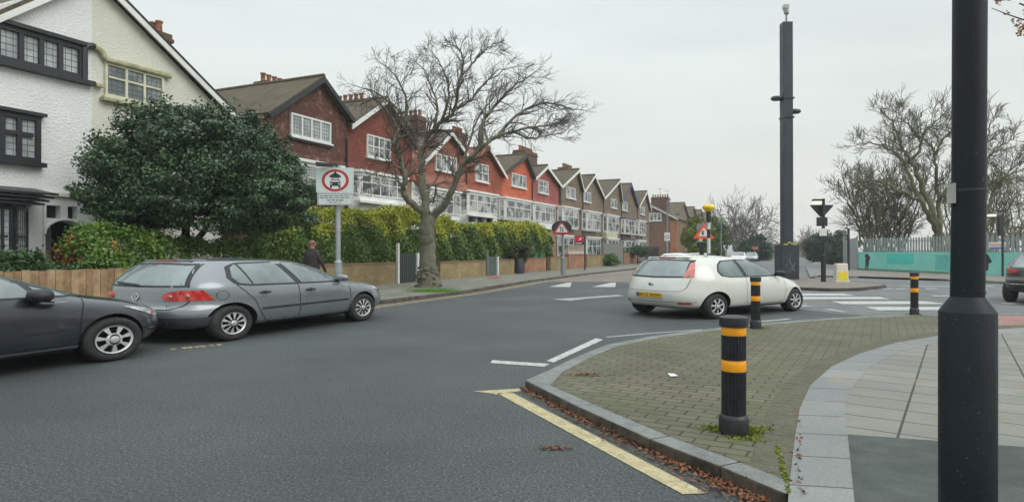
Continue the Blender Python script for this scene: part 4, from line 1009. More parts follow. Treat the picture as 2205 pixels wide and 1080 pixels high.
# ---- white three-door hatchback crossing
m_wp = paint('ivory_white_paint', (.60, .61, .56), .0, .3)
th = dict(ky=1.50, origin=.78, wheels=(.78, 3.29), wr=.298, hw=.825, rim=.20, spokes=7, style='trim', taper=.16, crown=.045, rimm=m_hub,
    rear=[(0, .26, .24), (.08, .10, .30), (.18, .02, .44), (.30, .0, .60), (.36, .02, .70), (.42, .06, .82), (.5, .12, .95), (.62, .22, 1.12), (.75, .34, 1.27), (.88, .47, 1.395), (.94, .55, 1.435), (1, .75, 1.455)],
    front=[(0, 3.82, .20), (.08, 3.96, .28), (.18, 4.02, .42), (.30, 3.97, .60), (.36, 3.86, .71), (.42, 3.60, .83), (.5, 3.12, .96), (.62, 2.80, 1.13), (.75, 2.46, 1.28), (.88, 2.12, 1.40), (.94, 1.96, 1.435), (1, 1.78, 1.455)],
    w=[(0, .74, 5), (.08, .80, 5), (.18, .833, 4.6), (.30, .845, 4.2), (.42, .835, 4.0), (.5, .80, 4.2), (.62, .74, 4.6), (.75, .68, 4.8), (.88, .60, 4.8), (.94, .555, 4.6), (1, .45, 4)])
prr = G(1546, 687); pang = R(36)
pn = Vector((-math.sin(pang), math.cos(pang), 0)); KP = 1.33
p = Car('ivory white three-door hatchback crossing the junction behind the bollards', th, m_wp, prr + pn * .80 * 1.50, pang, KP)
for sd in (-1, 1):
    p.patch('window_surround', [(.86, 1.10), (.92, 1.00), (1.15, .965), (2.0, .955), (2.88, .955)], [(.86, 1.11), (.92, 1.26), (1.08, 1.365), (1.60, 1.395), (2.1, 1.36), (2.5, 1.20), (2.9, .97)], m_dark, sd=sd, off=.003, nu=40)
    p.patch('rear_side_window', [(.90, 1.11), (.97, 1.01), (1.18, .985), (1.55, .98)], [(.90, 1.12), (.96, 1.25), (1.10, 1.335), (1.46, 1.36)], m_cglass, sd=sd, off=.007)
    p.patch('front_side_window', [(1.66, .98), (2.78, .975)], [(1.56, 1.362), (2.06, 1.335), (2.42, 1.20), (2.82, .98)], m_cglass, sd=sd, off=.007)
    p.strip('door_seam', [(1.60, .95), (1.58, .6), (1.62, .34), (1.72, .29), (2.76, .29), (2.84, .36), (2.88, .60), (2.86, .94)], .009, m_seam if 0 else mat('pale_panel_gap', (.16, .16, .13), .8, var=0), sd=sd)
    p.mirror(2.70, 1.0, sd, m_dark)
    p.patch('tail_light', [(.52, .985), (.70, .985)], [(.68, 1.31), (.75, 1.32)], m_redl, 'corner', sd=sd, off=.012, nv=10)
    p.patch('headlight', [(.5, .62), (.90, .72)], [(.5, .70), (.86, .80)], m_clear, 'fcorner', sd=sd, off=.008)
    p.patch('rear_reflector', [(sd * .50, .36), (sd * .66, .36)], [(sd * .50, .40), (sd * .65, .40)], m_red, 'rear', off=.010)
p.patch('rear_window_surround', [(-.60, .975), (0, .955), (.60, .975)], [(-.52, 1.385), (0, 1.40), (.52, 1.385)], m_dark, 'rear', off=.003, nu=20, nv=8)
p.patch('rear_window', [(-.54, 1.005), (0, .99), (.54, 1.005)], [(-.47, 1.345), (0, 1.365), (.47, 1.345)], m_cglass, 'rear', off=.008, nu=20, nv=8)
p.patch('windscreen', [(-.60, 1.0), (0, .98), (.60, 1.0)], [(-.5, 1.38), (0, 1.39), (.5, 1.38)], m_cglass, 'front', off=.006, nu=20, nv=8)
p._finish(MB().box(.50, .74, -.42, .42, 1.432, 1.455), 'roof_spoiler', m_wp, smooth=None).modifiers.new('b', 'BEVEL').width = .01
p._finish(MB().box(.492, .501, -.17, .17, 1.433, 1.45), 'brake_light', m_red, smooth=None)
p.strip('tailgate_seam', [(-.62, .95), (-.60, .74), (-.54, .66), (0, .645), (.54, .66), (.60, .74), (.62, .95)], .010, MATS['pale_panel_gap'], 'rear')
p.strip('bumper_crease', [(-.7, .41), (0, .40), (.7, .41)], .012, MATS['pale_panel_gap'], 'rear')
p.plate(.55, 'BK15 EOW', face='rear')
h, n = p.hit((-3, 0, .80), (1, 0, 0)); MB().lathe([(.05, 0), (.05, .008), (.03, .014), (0, .014)], (0, 0, 0), 20).build('badge', m_badge, p.root, smooth=40, xf=p.xf @ Matrix.Translation(h) @ Matrix.Rotation(R(-90), 4, 'Y'))
text_mesh('PUNTO', .035, m_badge, 'badge_lettering', p.root, p.xf @ Matrix(((0, 0, -1, h.x - .012), (-1, 0, 0, -.05), (0, 1, 0, .715), (0, 0, 0, 1))), wx=1.6)
# ---- black SUV leaving on the right
m_bk = paint('black_paint_gloss', (.018, .019, .02), .2, .3)
su = dict(hatch); su.update(ky=1.38, parked=0, origin=.8, wheels=(.8, 3.5), wr=.345, rim=.23, hw=.90, spokes=5, lowm=m_dark,
    rear=[(0, .22, .34), (.08, .08, .40), (.18, .01, .55), (.30, .0, .72), (.36, .05, .80), (.42, .07, .92), (.5, .12, 1.08), (.62, .28, 1.25), (.75, .42, 1.40), (.88, .52, 1.52), (.94, .60, 1.56), (1, .80, 1.58)],
    front=[(0, 4.2, .30), (.08, 4.32, .36), (.18, 4.4, .5), (.30, 4.36, .70), (.36, 4.25, .82), (.42, 3.95, .95), (.5, 3.4, 1.06), (.62, 3.1, 1.22), (.75, 2.8, 1.38), (.88, 2.45, 1.50), (.94, 2.3, 1.55), (1, 2.1, 1.58)],
    w=[(0, .80, 5), (.08, .87, 5), (.18, .905, 5), (.30, .915, 4.6), (.42, .91, 4.4), (.5, .88, 4.6), (.62, .82, 5), (.75, .74, 5.2), (.88, .66, 5.2), (.94, .60, 5), (1, .5, 4)])
sa = R(40)
s_ = Car('black sport utility car leaving past the right edge of the picture', su, m_bk, (16.5, 19.4, 0), sa, 1.3)
for sd in (-1, 1):
    s_.patch('side_window', [(1.0, 1.12), (2.9, 1.11)], [(.98, 1.47), (2.2, 1.47), (2.8, 1.2)], m_cglass, sd=sd, off=.006)
    s_.patch('tail_light', [(.48, .93), (.95, .94)], [(.48, 1.03), (.90, 1.05)], m_red, 'corner', sd=sd, off=.012)
s_.patch('rear_window', [(-.66, 1.10), (.66, 1.10)], [(-.56, 1.47), (.56, 1.47)], m_cglass, 'rear', off=.007, nu=20, nv=8)
s_.patch('lower_bumper', [(-.7, .40), (.7, .40)], [(-.8, .58), (.8, .58)], m_dark, 'rear', off=.006, nu=20)
s_._finish(MB().box(.52, .80, -.5, .5, 1.55, 1.575), 'roof_spoiler', m_bk, smooth=None)
s_.strip('chrome_strip', [(-.7, .60), (.7, .60)], .03, m_chrome, 'rear', off=.012)
s_.plate(.78, 'LD66 VHT', face='rear')
# ---- distant traffic
def simple_car(label, px, py_top, Y, ang, pm, k=1.3, sp=hatch):
    q = dict(sp); q['parked'] = 0; q['ky'] = k
    X = (px - 1102.5) / FPX * Y
    c = Car(label, q, pm, (X, Y, 0), ang, k, group='cars further down the street', NT=24, NU=20)
    for sd in (-1, 1):
        c.patch('side_window', [(.9, 1.0), (2.85, .96)], [(.92, 1.35), (2.1, 1.36), (2.8, .99)], m_cglass, sd=sd, off=.007)
        c.patch('tail_light', [(sd * .52, .74), (sd * .80, .735)], [(sd * .52, .90), (sd * .78, .925)], m_red, 'rear', off=.012)
        c.patch('headlight', [(.40, .56), (.80, .62)], [(.40, .66), (.80, .72)], m_clear, 'fcorner', sd=sd, off=.010)
    c.patch('rear_window', [(-.60, 1.0), (.60, 1.0)], [(-.5, 1.34), (.5, 1.34)], m_cglass, 'rear', off=.007)
    c.patch('windscreen', [(-.62, .98), (.62, .98)], [(-.5, 1.36), (.5, 1.36)], m_cglass, 'front', off=.007)
    return c
m_wh2 = paint('bright_white_paint', (.70, .71, .72), 0, .3); m_slv = paint('silver_paint', (.42, .45, .47), .4)
simple_car('white car seen from behind over the roof of the ivory hatchback', 1453, 538, 43, R(62), m_wh2, 1.35)
simple_car('small silver car parked to the right of the white one in the distance', 1502, 541, 56, R(75), m_slv)
simple_car('distant pale car between the white van and the dark bush', 1592, 537, 92, R(248), m_wh2)
simple_car('distant silver car right of the pale one by the dark bush', 1617, 541, 100, R(248), m_slv)
# ------------------------------------------------------------------ street furniture
m_bollard = mat('black_bollard_plastic', (.014, .017, .020), .42, var=.3, vs=20, bmp=.15, bs=120)
m_amber = mat('amber_reflective_band', (.95, .38, .008), .35, var=.06, vs=20)
def make_bollard(label, loc, H=1.0, r=.098):
    t = empty('bollard', loc, 0, label, 'bollard', 'black bollards with two amber bands on the build-out')
    MB().lathe([(r * 1.22, -.02), (r * 1.22, .13), (r * 1.08, .165), (r, .17)], n=28).build('base', m_bollard, t, smooth=40)
    mb = MB(); n = 24
    def flut(z0, z1):
        k = len(mb.v)
        for z in (z0, z1):
            for j in range(n * 4):
                a = 2 * math.pi * j / (n * 4); rr = r * (1 if j % 4 in (0, 1) else .93); mb.v.append((rr * math.cos(a), rr * math.sin(a), z))
        for j in range(n * 4): A = k + j; B = k + (j + 1) % (n * 4); mb.f.append((A, B, B + n * 4, A + n * 4))
    flut(.16, .54); flut(.645, .85)
    mb.lathe([(r * 1.03, .535), (r * 1.03, .545)], n=28).lathe([(r * 1.03, .643), (r * 1.03, .655)], n=28).lathe([(r * 1.03, .845), (r * 1.03, .855)], n=28)
    mb.build('shaft', m_bollard, t)
    for za, zb in ((.545, .643), (.855, .925)): MB().lathe([(r * .99, za), (r * 1.0, za + .002), (r * 1.0, zb - .002), (r * .99, zb)], n=28).build('reflective_band', m_amber, t, smooth=40)
    MB().lathe([(r * 1.0, .926), (r * 1.18, .932), (r * 1.2, .99), (r * 1.16, 1.01), (r * .8, 1.022), (0, 1.025)], n=28).build('cap', m_bollard, t, smooth=50)
    t.scale = (1, 1, H / 1.02)
    return t
make_bollard('nearest black bollard with two amber bands, moss round its foot', G(1580, 932, HB), .965)
p_ = G(1627, 707, HB); make_bollard('black bollard with amber bands in front of the ivory car', p_, 1.0, .088)
p_ = G(1969, 678, HB); make_bollard('black bollard with amber bands at the edge by the zebra crossing', p_, 1.0, .082)
# near lamp column
def P2(px, py, Y): return P(px, py, Y)
m_col = mat('dark_column_paint', (.020, .027, .034), .5, var=.2, vs=2.5, bmp=.25, bs=90, fine=0)
M = Mat('speckled_column_paint'); co = objco(M)
b_ = mixc(M, maprange(M, noise(M, co, 3, 4), .3, .7, 0, 1), (.006, .010, .015), (.011, .016, .022)); b_ = mixc(M, maprange(M, noise(M, co, 70, 2, .6), .70, .75, 0, .35), b_, (.25, .27, .27)); M.l(b_, M.b.inputs['Base Color'])
gm = maprange(M, noise(M, co, 3.5, 5, .7), .60, .72, 0, .35)
M.b.inputs['Roughness'].default_value = .5; M.b.inputs['Specular IOR Level'].default_value = .28; M.l(bump(M, noise(M, co, 70, 3), .3, .004), M.b.inputs['Normal']); m_spk = M.m
Yc = 2.9; c0 = P(2083, 900, Yc); cx_ = c0.x; pxm = FPX / Yc
lp = empty('lamp_column', (cx_, Yc, .10), 0, 'large dark steel column with wide stepped base in the right foreground', 'column')
rb, rs = 53 / pxm, 31.5 / pxm
zb = EYE + (540.5 - 672) / pxm - .10; zt = EYE + (540.5 - 640) / pxm - .10
lean = (2094 - 2084) / 700 * Yc / FPX * 0 + 0
MB().lathe([(rb, -.05), (rb * 1.0, zb), (rb * .985, zb + .004), (rs * 1.02, zt), (rs, zt + .003)], n=48).build('base', m_spk, lp, smooth=30)
top = [(cx_ * 0, 0, zt), (.008, 0, 1.9), (.022, 0, 5.5)]
MB().tube([(0, 0, zt - .01), (.006, 0, 1.7), (.030, 0, 6.5)], [rs, rs, rs * 1.02], 48).build('shaft', m_spk, lp, smooth=50)
MB().lathe([(rs * 1.03, 0), (rs * 1.03, .012)], (.008, 0, EYE + (540.5 - 413) / pxm - .1), n=40).build('joint_band', m_col, lp, smooth=30)
MB().box(-rs - .006, -rs + .005, -.015, .03, EYE + (540.5 - 438) / pxm - .1, EYE + (540.5 - 395) / pxm - .1).build('label_plate', mat('aged_white_plastic', (.45, .45, .42), .5), lp)
MB().lathe([(rs * 1.012, 0), (rs * 1.012, .004)], (0.004, 0, zt + .02), n=40).build('seam_ring', m_seam, lp)
# tall camera column on the island
Y = 34; c0 = P(1694, 600, Y); k = Y / FPX
tc_ = empty('tall_column', (c0.x, Y, .11), 0, 'tall dark square column with flared base and camera on top, behind the ivory car', 'column')
zz = lambda py: EYE + (540.5 - py) * k - .11
m_tc = mat('slate_blue_column_paint', (.028, .038, .050), .5, var=.12, vs=.6)
def boxlean(x0, x1, z0, z1, dx0, dx1, hy=None):
    hy = hy or (x1 - x0) / 2
    return MB().add([(x0 + dx0, -hy, z0), (x1 + dx0, -hy, z0), (x1 + dx0, hy, z0), (x0 + dx0, hy, z0), (x0 + dx1, -hy, z1), (x1 + dx1, -hy, z1), (x1 + dx1, hy, z1), (x0 + dx1, hy, z1)], [(3, 2, 1, 0), (4, 5, 6, 7), (0, 1, 5, 4), (1, 2, 6, 5), (2, 3, 7, 6), (3, 0, 4, 7)])
boxlean(-19 * k, 19 * k, 0, zz(527), 0, 0).build('cabinet_base', m_tc, tc_, bevel=.03)
boxlean(-10.5 * k, 10.5 * k, zz(527), zz(50), 0, -.03).build('shaft', m_tc, tc_, bevel=.04)
MB().box(-12 * k, 12 * k, -12 * k, 12 * k, zz(215), zz(212)).box(-12 * k, 12 * k, -12 * k, 12 * k, zz(256), zz(253)).build('clamp', m_col, tc_)
m_graf = mat('yellow_green_scrawl', (.55, .60, .12), .6, var=.1)
rs_ = random.Random(4); mb = MB(); pts = [(-15 * k + i * 30 * k / 16, -19.3 * k, zz(524) + rs_.uniform(-.10, .07)) for i in range(17)]
mb.tube(pts, .028, 4); mb.build('painted_scrawl', m_graf, tc_)
mb = MB(); q = [(rs_.uniform(-12, 14) * k, -19.25 * k, zz(rs_.uniform(538, 590))) for i in range(14)]; mb.tube(q, .008, 4).build('scratches', m_steel, tc_)
MB().tube([(-.02, 0, zz(50)), (-.02, 0, zz(30))], .05, 8).tube([(-.02, 0, zz(31)), (0, 0, zz(28))], .12, 10).build('camera_post', m_grey, tc_)
cm = MB().tube([(-.10, -.1, zz(26)), (.02, .1, zz(22)), (.12, .2, zz(14))], [.12, .15, .12], 10).box(-.18, .08, -.15, .15, zz(20), zz(12)); cm.build('camera', mat('white_camera_housing', (.5, .52, .52), .4), tc_, smooth=30)
for s0, yy in ((-1, 213), (1, 241)):
    mb = MB(); cxx = s0 * (21 if s0 < 0 else 17) * k
    mb.lathe([(.0, -.10), (.26, -.09), (.34, 0), (.28, .10), (.0, .16)], (cxx, 0, zz(yy)), 16, 1.0, .8).tube([(0, 0, zz(yy)), (cxx, 0, zz(yy))], .06, 8)
    mb.build('floodlight', m_black, tc_, smooth=40)
# give way sign seen from behind with its lamp
Y = 31; c0 = P(1773, 600, Y); k = Y / FPX; zz = lambda py: EYE + (540.5 - py) * k - .11
gw = empty('give_way_sign', (c0.x, Y, .11), 0, 'back of a triangular give way sign with lit lamp on a black post', 'sign')
MB().lathe([(5 * k, 0), (5 * k, zz(550)), (3.3 * k, zz(548)), (3.3 * k, zz(428))], n=14).build('post', m_black, gw, smooth=30)
tri = [(-24.5 * k, zz(441)), (24.5 * k, zz(441)), (24 * k, zz(444)), (3 * k, zz(467)), (-3 * k, zz(467)), (-24 * k, zz(444))]
MB().prism([(x, .14, z) for x, z in tri], (0, .05, 0)).build('sign_plate', m_black, gw)
MB().box(-13 * k, 8 * k, -.05, .10, zz(487), zz(468)).box(-8 * k, 8 * k, -.08, .12, zz(520), zz(497)).build('control_box', m_black, gw)
MB().box(-11 * k, 5 * k, -.12, -.085, zz(508), zz(492)).build('sticker', m_white, gw)
MB().bar((0, -.02, zz(430)), (-23 * k, -.02, zz(430)), .05, .05).box(-23 * k, -3 * k, -.10, .10, zz(433.5), zz(430)).build('lamp_arm', m_black, gw)
MB().box(-22 * k, -6 * k, -.12, .12, zz(438.5), zz(434)).build('lamp', mat('lit_lamp', (.9, .8, .6), .4, var=0, emit=(1, .82, .55), es=1.6), gw)
# illuminated white and yellow bollard
Y = 31; c0 = P(1804, 606, Y); k = Y / FPX; zz = lambda py: EYE + (540.5 - py) * k - .11
ib = empty('traffic_bollard', (c0.x, Y - .3, .11), 0, 'white traffic bollard with a yellow square panel beside the give way post', 'bollard')
m_iw = mat('cream_plastic', (.68, .62, .52), .4, var=.05)
def frus(mb, x0, x1, z0, x2, x3, z1, d0, d1):
    return mb.add([(x0, -d0, z0), (x1, -d0, z0), (x1, d0, z0), (x0, d0, z0), (x2, -d1, z1), (x3, -d1, z1), (x3, d1, z1), (x2, d1, z1)], [(3, 2, 1, 0), (4, 5, 6, 7), (0, 1, 5, 4), (1, 2, 6, 5), (2, 3, 7, 6), (3, 0, 4, 7)])
frus(MB(), -15.5 * k, 15.5 * k, 0, -14.5 * k, 14.5 * k, zz(604), .25, .24).build('foot', m_iw, ib, bevel=.02)
frus(MB(), -13.5 * k, 13.5 * k, zz(604), -12 * k, 12 * k, zz(567), .18, .14).build('body', m_iw, ib, bevel=.04)
MB().add([(-9.5 * k, -.178, zz(603)), (9.5 * k, -.178, zz(603)), (9 * k, -.172, zz(585)), (-9 * k, -.172, zz(585))], [(0, 1, 2, 3)]).add([(-9.5 * k, -.188, zz(603)), (9.5 * k, -.188, zz(603)), (9 * k, -.182, zz(585)), (-9 * k, -.182, zz(585))], [(0, 1, 2, 3)]).build('yellow_panel', mat('yellow_panel', (.80, .62, .02), .4, var=.05), ib)
# Belisha beacon
Y = 24; c0 = P(1526, 560, Y); k = Y / FPX; zz = lambda py: EYE + (540.5 - py) * k
bb = empty('crossing_beacon', (c0.x, Y, 0), 0, 'zebra crossing beacon with yellow globe on a black and white striped pole', 'beacon')
m_bw = mat('beacon_white', (.62, .64, .63), .4, var=.05)
zs_ = [0.0, .3, .7, 1.1, 1.5, zz(529), zz(513), zz(494), zz(479), zz(452)]
cols = [m_bw, m_black, m_bw, m_black, m_bw, m_bw, m_black, m_bw, m_black]
for i, (a, b_) in enumerate(zip(zs_, zs_[1:])): MB().lathe([(3.6 * k if i < 8 else 5 * k, a + .001), (3.6 * k if i < 8 else 5 * k, b_ - .001)], n=14).build('pole_band', cols[i], bb, smooth=30)
MB().lathe([(5 * k, zz(456)), (9 * k, zz(453)), (13 * k, zz(449)), (13.8 * k, zz(446.5)), (12 * k, zz(442.5)), (7 * k, zz(440.6)), (0, zz(440))], n=24).build('globe', mat('amber_globe', (.85, .58, .01), .35, var=.04, coat=.4), bb, smooth=60)
# ---- signs
m_signred = mat('sign_red', (.42, .03, .03), .4, var=.05); m_signw = mat('sign_face', (.58, .64, .62), .4, var=.05); m_sblack = mat('sign_black', (.025, .025, .03), .5, var=0)
m_signwh = mat('sign_white', (.62, .64, .63), .4, var=.03); m_signor = mat('sign_orange_red', (.75, .10, .03), .4, var=.04)
Y = 18.4; c0 = P(728, 600, Y); k = Y / FPX; zz = lambda py: EYE + (540.5 - py) * k - KH
ns = empty('traffic_sign', (c0.x, Y, KH), 0, 'square no motor vehicles sign with red ring on a grey post above the grey car', 'sign')
MB().lathe([(8.5 * k, 0), (8.5 * k, zz(565)), (5.5 * k, zz(560)), (5.2 * k, zz(356))], n=16).build('post', m_steel, ns, smooth=30)
def rect(mb, x0, x1, y0, y1, d0, d1): return mb.box((x0 - 728) * k, (x1 - 728) * k, d0, d1, zz(y1), zz(y0))
rect(MB(), 684, 764, 363, 416, -.15, -.13).build('sign_plate', m_signw, ns, bevel=.004)
mb = MB(); n = 48
for j in range(n):
    a, b_ = 2 * math.pi * j / n, 2 * math.pi * (j + 1) / n
    q = [((725 - 728) * k + math.cos(t) * r_ * k, -.153, zz(390) + math.sin(t) * r_ * .82 * k) for t, r_ in ((a, 29), (b_, 29), (b_, 22.5), (a, 22.5))]; mb.prism(q, (0, .003, 0))
mb.build('red_ring', m_signred, ns)
mb = MB().lathe([(22.6 * k, 0), (22.6 * k, .003)], n=40); mb.build('white_disc', mat('sign_pale', (.66, .70, .69), .4, var=.03), ns, xf=Matrix.Translation(((725 - 728) * k, -.1505, zz(390))) @ Matrix.Rotation(R(90), 4, 'X') @ Matrix.Diagonal((1, .82, 1, 1)))
def shp(pts, name='pictogram', m=m_sblack, d=-.156, cx=725, cy=390):
    mb = MB()
    for poly in pts: mb.prism([((x + cx - 728) * k, d, zz(cy + y)) for x, y in poly], (0, .0015, 0))
    return mb.build(name, m, ns)
shp([[(-11, 4), (-9, -1), (9, -1), (11, 4), (11, 12), (-11, 12)], [(-11, 12), (-7, 12), (-7, 16), (-11, 16)], [(7, 12), (11, 12), (11, 16), (7, 16)], [(-9, -1.5), (-6, -5.2), (6, -5.2), (9, -1.5)]], 'car_pictogram')
shp([[(-13, -8), (-11, -11), (-5, -12), (5, -12), (11, -11), (13, -8), (10, -5.8), (-10, -5.8)], [(-3, -12), (-3, -17), (0, -19), (3, -17), (3, -12)], [(-8, -13.5), (-3, -14.5), (-3, -12), (-8, -11.5)], [(3, -14.5), (8, -13.5), (8, -11.5), (3, -12)]], 'motorcycle_pictogram')
shp([[(-8, 0), (8, 0), (9.5, 3.2), (-9.5, 3.2)], [(-9.6, 6), (-6.6, 6), (-6.6, 9), (-9.6, 9)], [(6.6, 6), (9.6, 6), (9.6, 9), (6.6, 9)], [(-6.5, -2), (-4.8, -4.4), (4.8, -4.4), (6.5, -2)]], 'pictogram_lights', m_signwh, -.158)
rect(MB(), 687, 763, 416.5, 443, -.16, -.14).build('supplementary_plate', m_signw, ns, bevel=.004)
mb = MB()
for a in ((688.5, 761.5, 418, 418.8), (688.5, 761.5, 441, 441.8), (688.5, 689.3, 418, 441.8), (760.8, 761.5, 418, 441.8)): rect(mb, *a, -.162, -.1605)
mb.build('plate_border', m_sblack, ns)
rl = random.Random(9); mb = MB()       # lettering of the lower plate, too small to read in the photograph
for row, (xa, xb, y, h) in enumerate(((692, 757, 421.5, 2.4), (692, 757, 426, 2.4), (708, 742, 431, 2.8), (713, 736, 436, 2.2))):
    x = xa
    while x < xb:
        w = rl.uniform(4, 11)
        x2 = min(x + w, xb); q = x
        while q < x2 - .6:
            lw = rl.uniform(.7, 1.3); rect(mb, q, min(q + lw, x2), y + rl.uniform(0, .6), y + h - rl.uniform(0, .4), -.162, -.1605); q += lw + .35
        x = x2 + 1.6
mb.build('plate_lettering', m_sblack, ns)
MB().bar((0, -.02, zz(356.5)), (-40 * k, -.35, zz(355)), .10, .06).build('lamp_arm', m_black, ns)
rect(MB(), 690, 725, 357, 362, -.42, -.30).build('sign_lamp', m_black, ns, bevel=.01)
# two way traffic triangle on round backing board
Y = 39.4; c0 = P(1212, 592, Y); k = Y / FPX; zz = lambda py: EYE + (540.5 - py) * k - KH
tw = empty('warning_sign', (c0.x, Y, KH), 0, 'red bordered triangle warning sign on a black round board by the hedge end', 'sign')
MB().lathe([(4.6 * k, 0), (4.6 * k, zz(555)), (2.4 * k, zz(552)), (2.4 * k, zz(480))], n=12).build('post', m_grey, tw, smooth=30)
MB().lathe([(21.5 * k, 0), (21.5 * k, .03)], n=40).build('round_board', m_black, tw, xf=Matrix.Translation((-3 * k, -.10, zz(491))) @ Matrix.Rotation(R(90), 4, 'X') @ Matrix.Diagonal((1, .72, 1, 1)))
def trimesh(cx, y_top, y_bot, hw, d, name, m, root, kk, zf):
    q = [(cx - hw, y_bot), (cx + hw, y_bot), (cx + hw * .96, y_bot - 2), (cx + 2, y_top), (cx - 2, y_top), (cx - hw * .96, y_bot - 2)]
    return MB().prism([(x * kk, d, zf(y)) for x, y in q], (0, .008, 0)).build(name, m, root)
trimesh(-3, 479, 504, 19.5, -.145, 'red_triangle', m_signred, tw, k, zz); trimesh(-3, 483.5, 500.5, 12.5, -.154, 'white_triangle', m_signwh, tw, k, zz)
mb = MB()
for sx_, up in ((-5, 1), (-.5, -1)):
    mb.box((sx_ - .8) * k, (sx_ + .8) * k, -.160, -.1548, zz(498.5), zz(489.5)); yt = 487.5 if up > 0 else 500; yb_ = 491 if up > 0 else 496.5
    mb.prism([((sx_ - 2.2) * k, -.160, zz(yb_)), ((sx_ + 2.2) * k, -.160, zz(yb_)), (sx_ * k, -.160, zz(yt))], (0, .005, 0))
mb.build('arrows', m_sblack, tw)
# orange edged triangle near the beacon
Y = 26; c0 = P(1512, 560, Y); k = Y / FPX; zz = lambda py: EYE + (540.5 - py) * k
ts_ = empty('warning_sign', (c0.x, Y, 0), 0, 'orange-red bordered triangle sign just left of the striped beacon pole', 'sign')
MB().box(-5 * k, 3 * k, -.05, .06, 0, zz(523)).box(-9 * k, 12 * k, -.12, .10, zz(534), zz(522)).build('post', m_black, ts_)
MB().box(-11 * k, 14 * k, .02, .05, zz(511), zz(482)).build('backing_board', m_grey, ts_)
trimesh(3, 484, 514, 22.5, -.03, 'red_triangle', m_signor, ts_, k, zz); trimesh(3, 492, 509, 11.5, -.042, 'white_triangle', m_signwh, ts_, k, zz)
MB().box(-1 * k, 2.4 * k, -.05, -.043, zz(506), zz(497)).build('pictogram', m_sblack, ts_)
MB().box(-8 * k, 0, -.05, .0, zz(521), zz(514)).build('plate', mat('pale_green_plate', (.45, .5, .33), .5), ts_)
# estate agent board
Y = 50; c0 = P(1238, 560, Y); k = Y / FPX; zz = lambda py: EYE + (540.5 - py) * k - KH
ea = empty('sale_board', (c0.x, Y, KH), 0, 'small red and black house sale board above the brick garden wall', 'sign')
MB().box(20 * k, 23 * k, -.05, .05, 0, zz(507)).build('post', m_black, ea)
MB().box(-1.5 * k, 23 * k, -.08, -.052, zz(528), zz(507.5)).build('board', m_sblack, ea); MB().box(-1 * k, 19 * k, -.10, -.082, zz(520.5), zz(508.5)).build('red_panel', mat('bright_red_panel', (.55, .02, .03), .4), ea)
MB().prism([(8 * k, -.11, zz(518)), (13 * k, -.11, zz(516)), (13.5 * k, -.11, zz(511)), (9.5 * k, -.11, zz(513.5))], (0, .008, 0)).build('white_emblem', m_signwh, ea)
MB().box(1 * k, 15 * k, -.09, -.081, zz(525), zz(523)).build('lettering', m_signwh, ea)
# small distant signs and lamp posts
def street_lamp(label, px, pyt, Y, arm=9):
    k = Y / FPX; o = empty('street_lamp', (P(px, 540, Y).x, Y, 0), 0, label, 'street lamp', 'slim street lamps down the road'); z = EYE + (540.5 - pyt) * k
    MB().tube([(0, 0, 0), (0, 0, 1.2), (0, 0, 1.22), (0, 0, z)], [.12, .12, .08, .055], 8).build('pole', m_grey, o, smooth=40)
    MB().tube([(0, 0, z), (arm * k * .4, 0, z + .05)], .04, 6).box(arm * k * .3, arm * k, -.12, .12, z, z + .10).build('lantern', m_grey, o); return o
street_lamp('slim dark street lamp in front of the corner house', 1437, 432, 62, 7)
street_lamp('street lamp rising behind the striped beacon', 1553, 463, 75, 9)
street_lamp('farthest street lamp beside the dark round bush', 1656, 502, 110, 5)
o = empty('round_sign', (P(1436, 540, 61).x, 61, 0), 0, 'small pale sign plate with dark ring on the far lamp post by the corner house', 'sign')
k = 61 / FPX; zq = lambda py: EYE + (540.5 - py) * k
MB().box(-6 * k, 6 * k, -.12, -.09, zq(519), zq(501)).build('sign_plate', m_signwh, o); MB().lathe([(4.2 * k, 0), (4.2 * k, .01)], n=16).build('ring_mark', m_signred, o, xf=Matrix.Translation((0, -.125, zq(510))) @ Matrix.Rotation(R(90), 4, 'X')); MB().lathe([(2.7 * k, 0), (2.7 * k, .01)], n=16).build('ring_centre', m_signwh, o, xf=Matrix.Translation((0, -.135, zq(510))) @ Matrix.Rotation(R(90), 4, 'X'))
MB().box(-.06, .06, -.09, .0, 0, zq(519)).build('post', m_grey, o)
o = empty('road_sign', (P(1626, 540, 100).x, 100, 0), 0, 'tiny red and white sign plate on a post beside the distant parked cars', 'sign'); k = 100 / FPX; zq = lambda py: EYE + (540.5 - py) * k
MB().box(-6 * k, 6 * k, -.05, 0, zq(537.5), zq(531)).build('sign_plate', mat('faded_red', (.45, .12, .13), .5), o); MB().tube([(0, .05, 0), (0, .05, zq(531))], .06, 6).build('post', m_grey, o)
# black post in front of the grey fence panel, lamp post beyond the column
pt_ = MB().tube([(0, 0, 0), (0, 0, 3.2)], .09, 10).build('street_post', m_black); pt_.location = (P(1827, 540, 49).x, 49, .1); tag(pt_, 'thin black post standing before the grey end of the fence', 'post')
Y = 38; k = Y / FPX; o = empty('signal_post', (P(2159, 540, Y).x, Y, .1), 0, 'black post with small lit lamp arm between column and turquoise wall', 'sign post'); zq = lambda py: EYE + (540.5 - py) * k - .1
MB().tube([(0, 0, 0), (0, 0, zq(458))], 2.2 * k, 10).build('post', m_black, o); MB().box(-9 * k, -2 * k, -.1, .1, zq(508), zq(466)).build('sign_box', m_black, o)
MB().box(-30 * k, 0, -.04, .04, zq(462.5), zq(459.5)).build('lamp_arm', m_grey, o); MB().box(-30 * k, -17 * k, -.12, .12, zq(466), zq(462.6)).build('lamp', MATS['lit_lamp'], o)
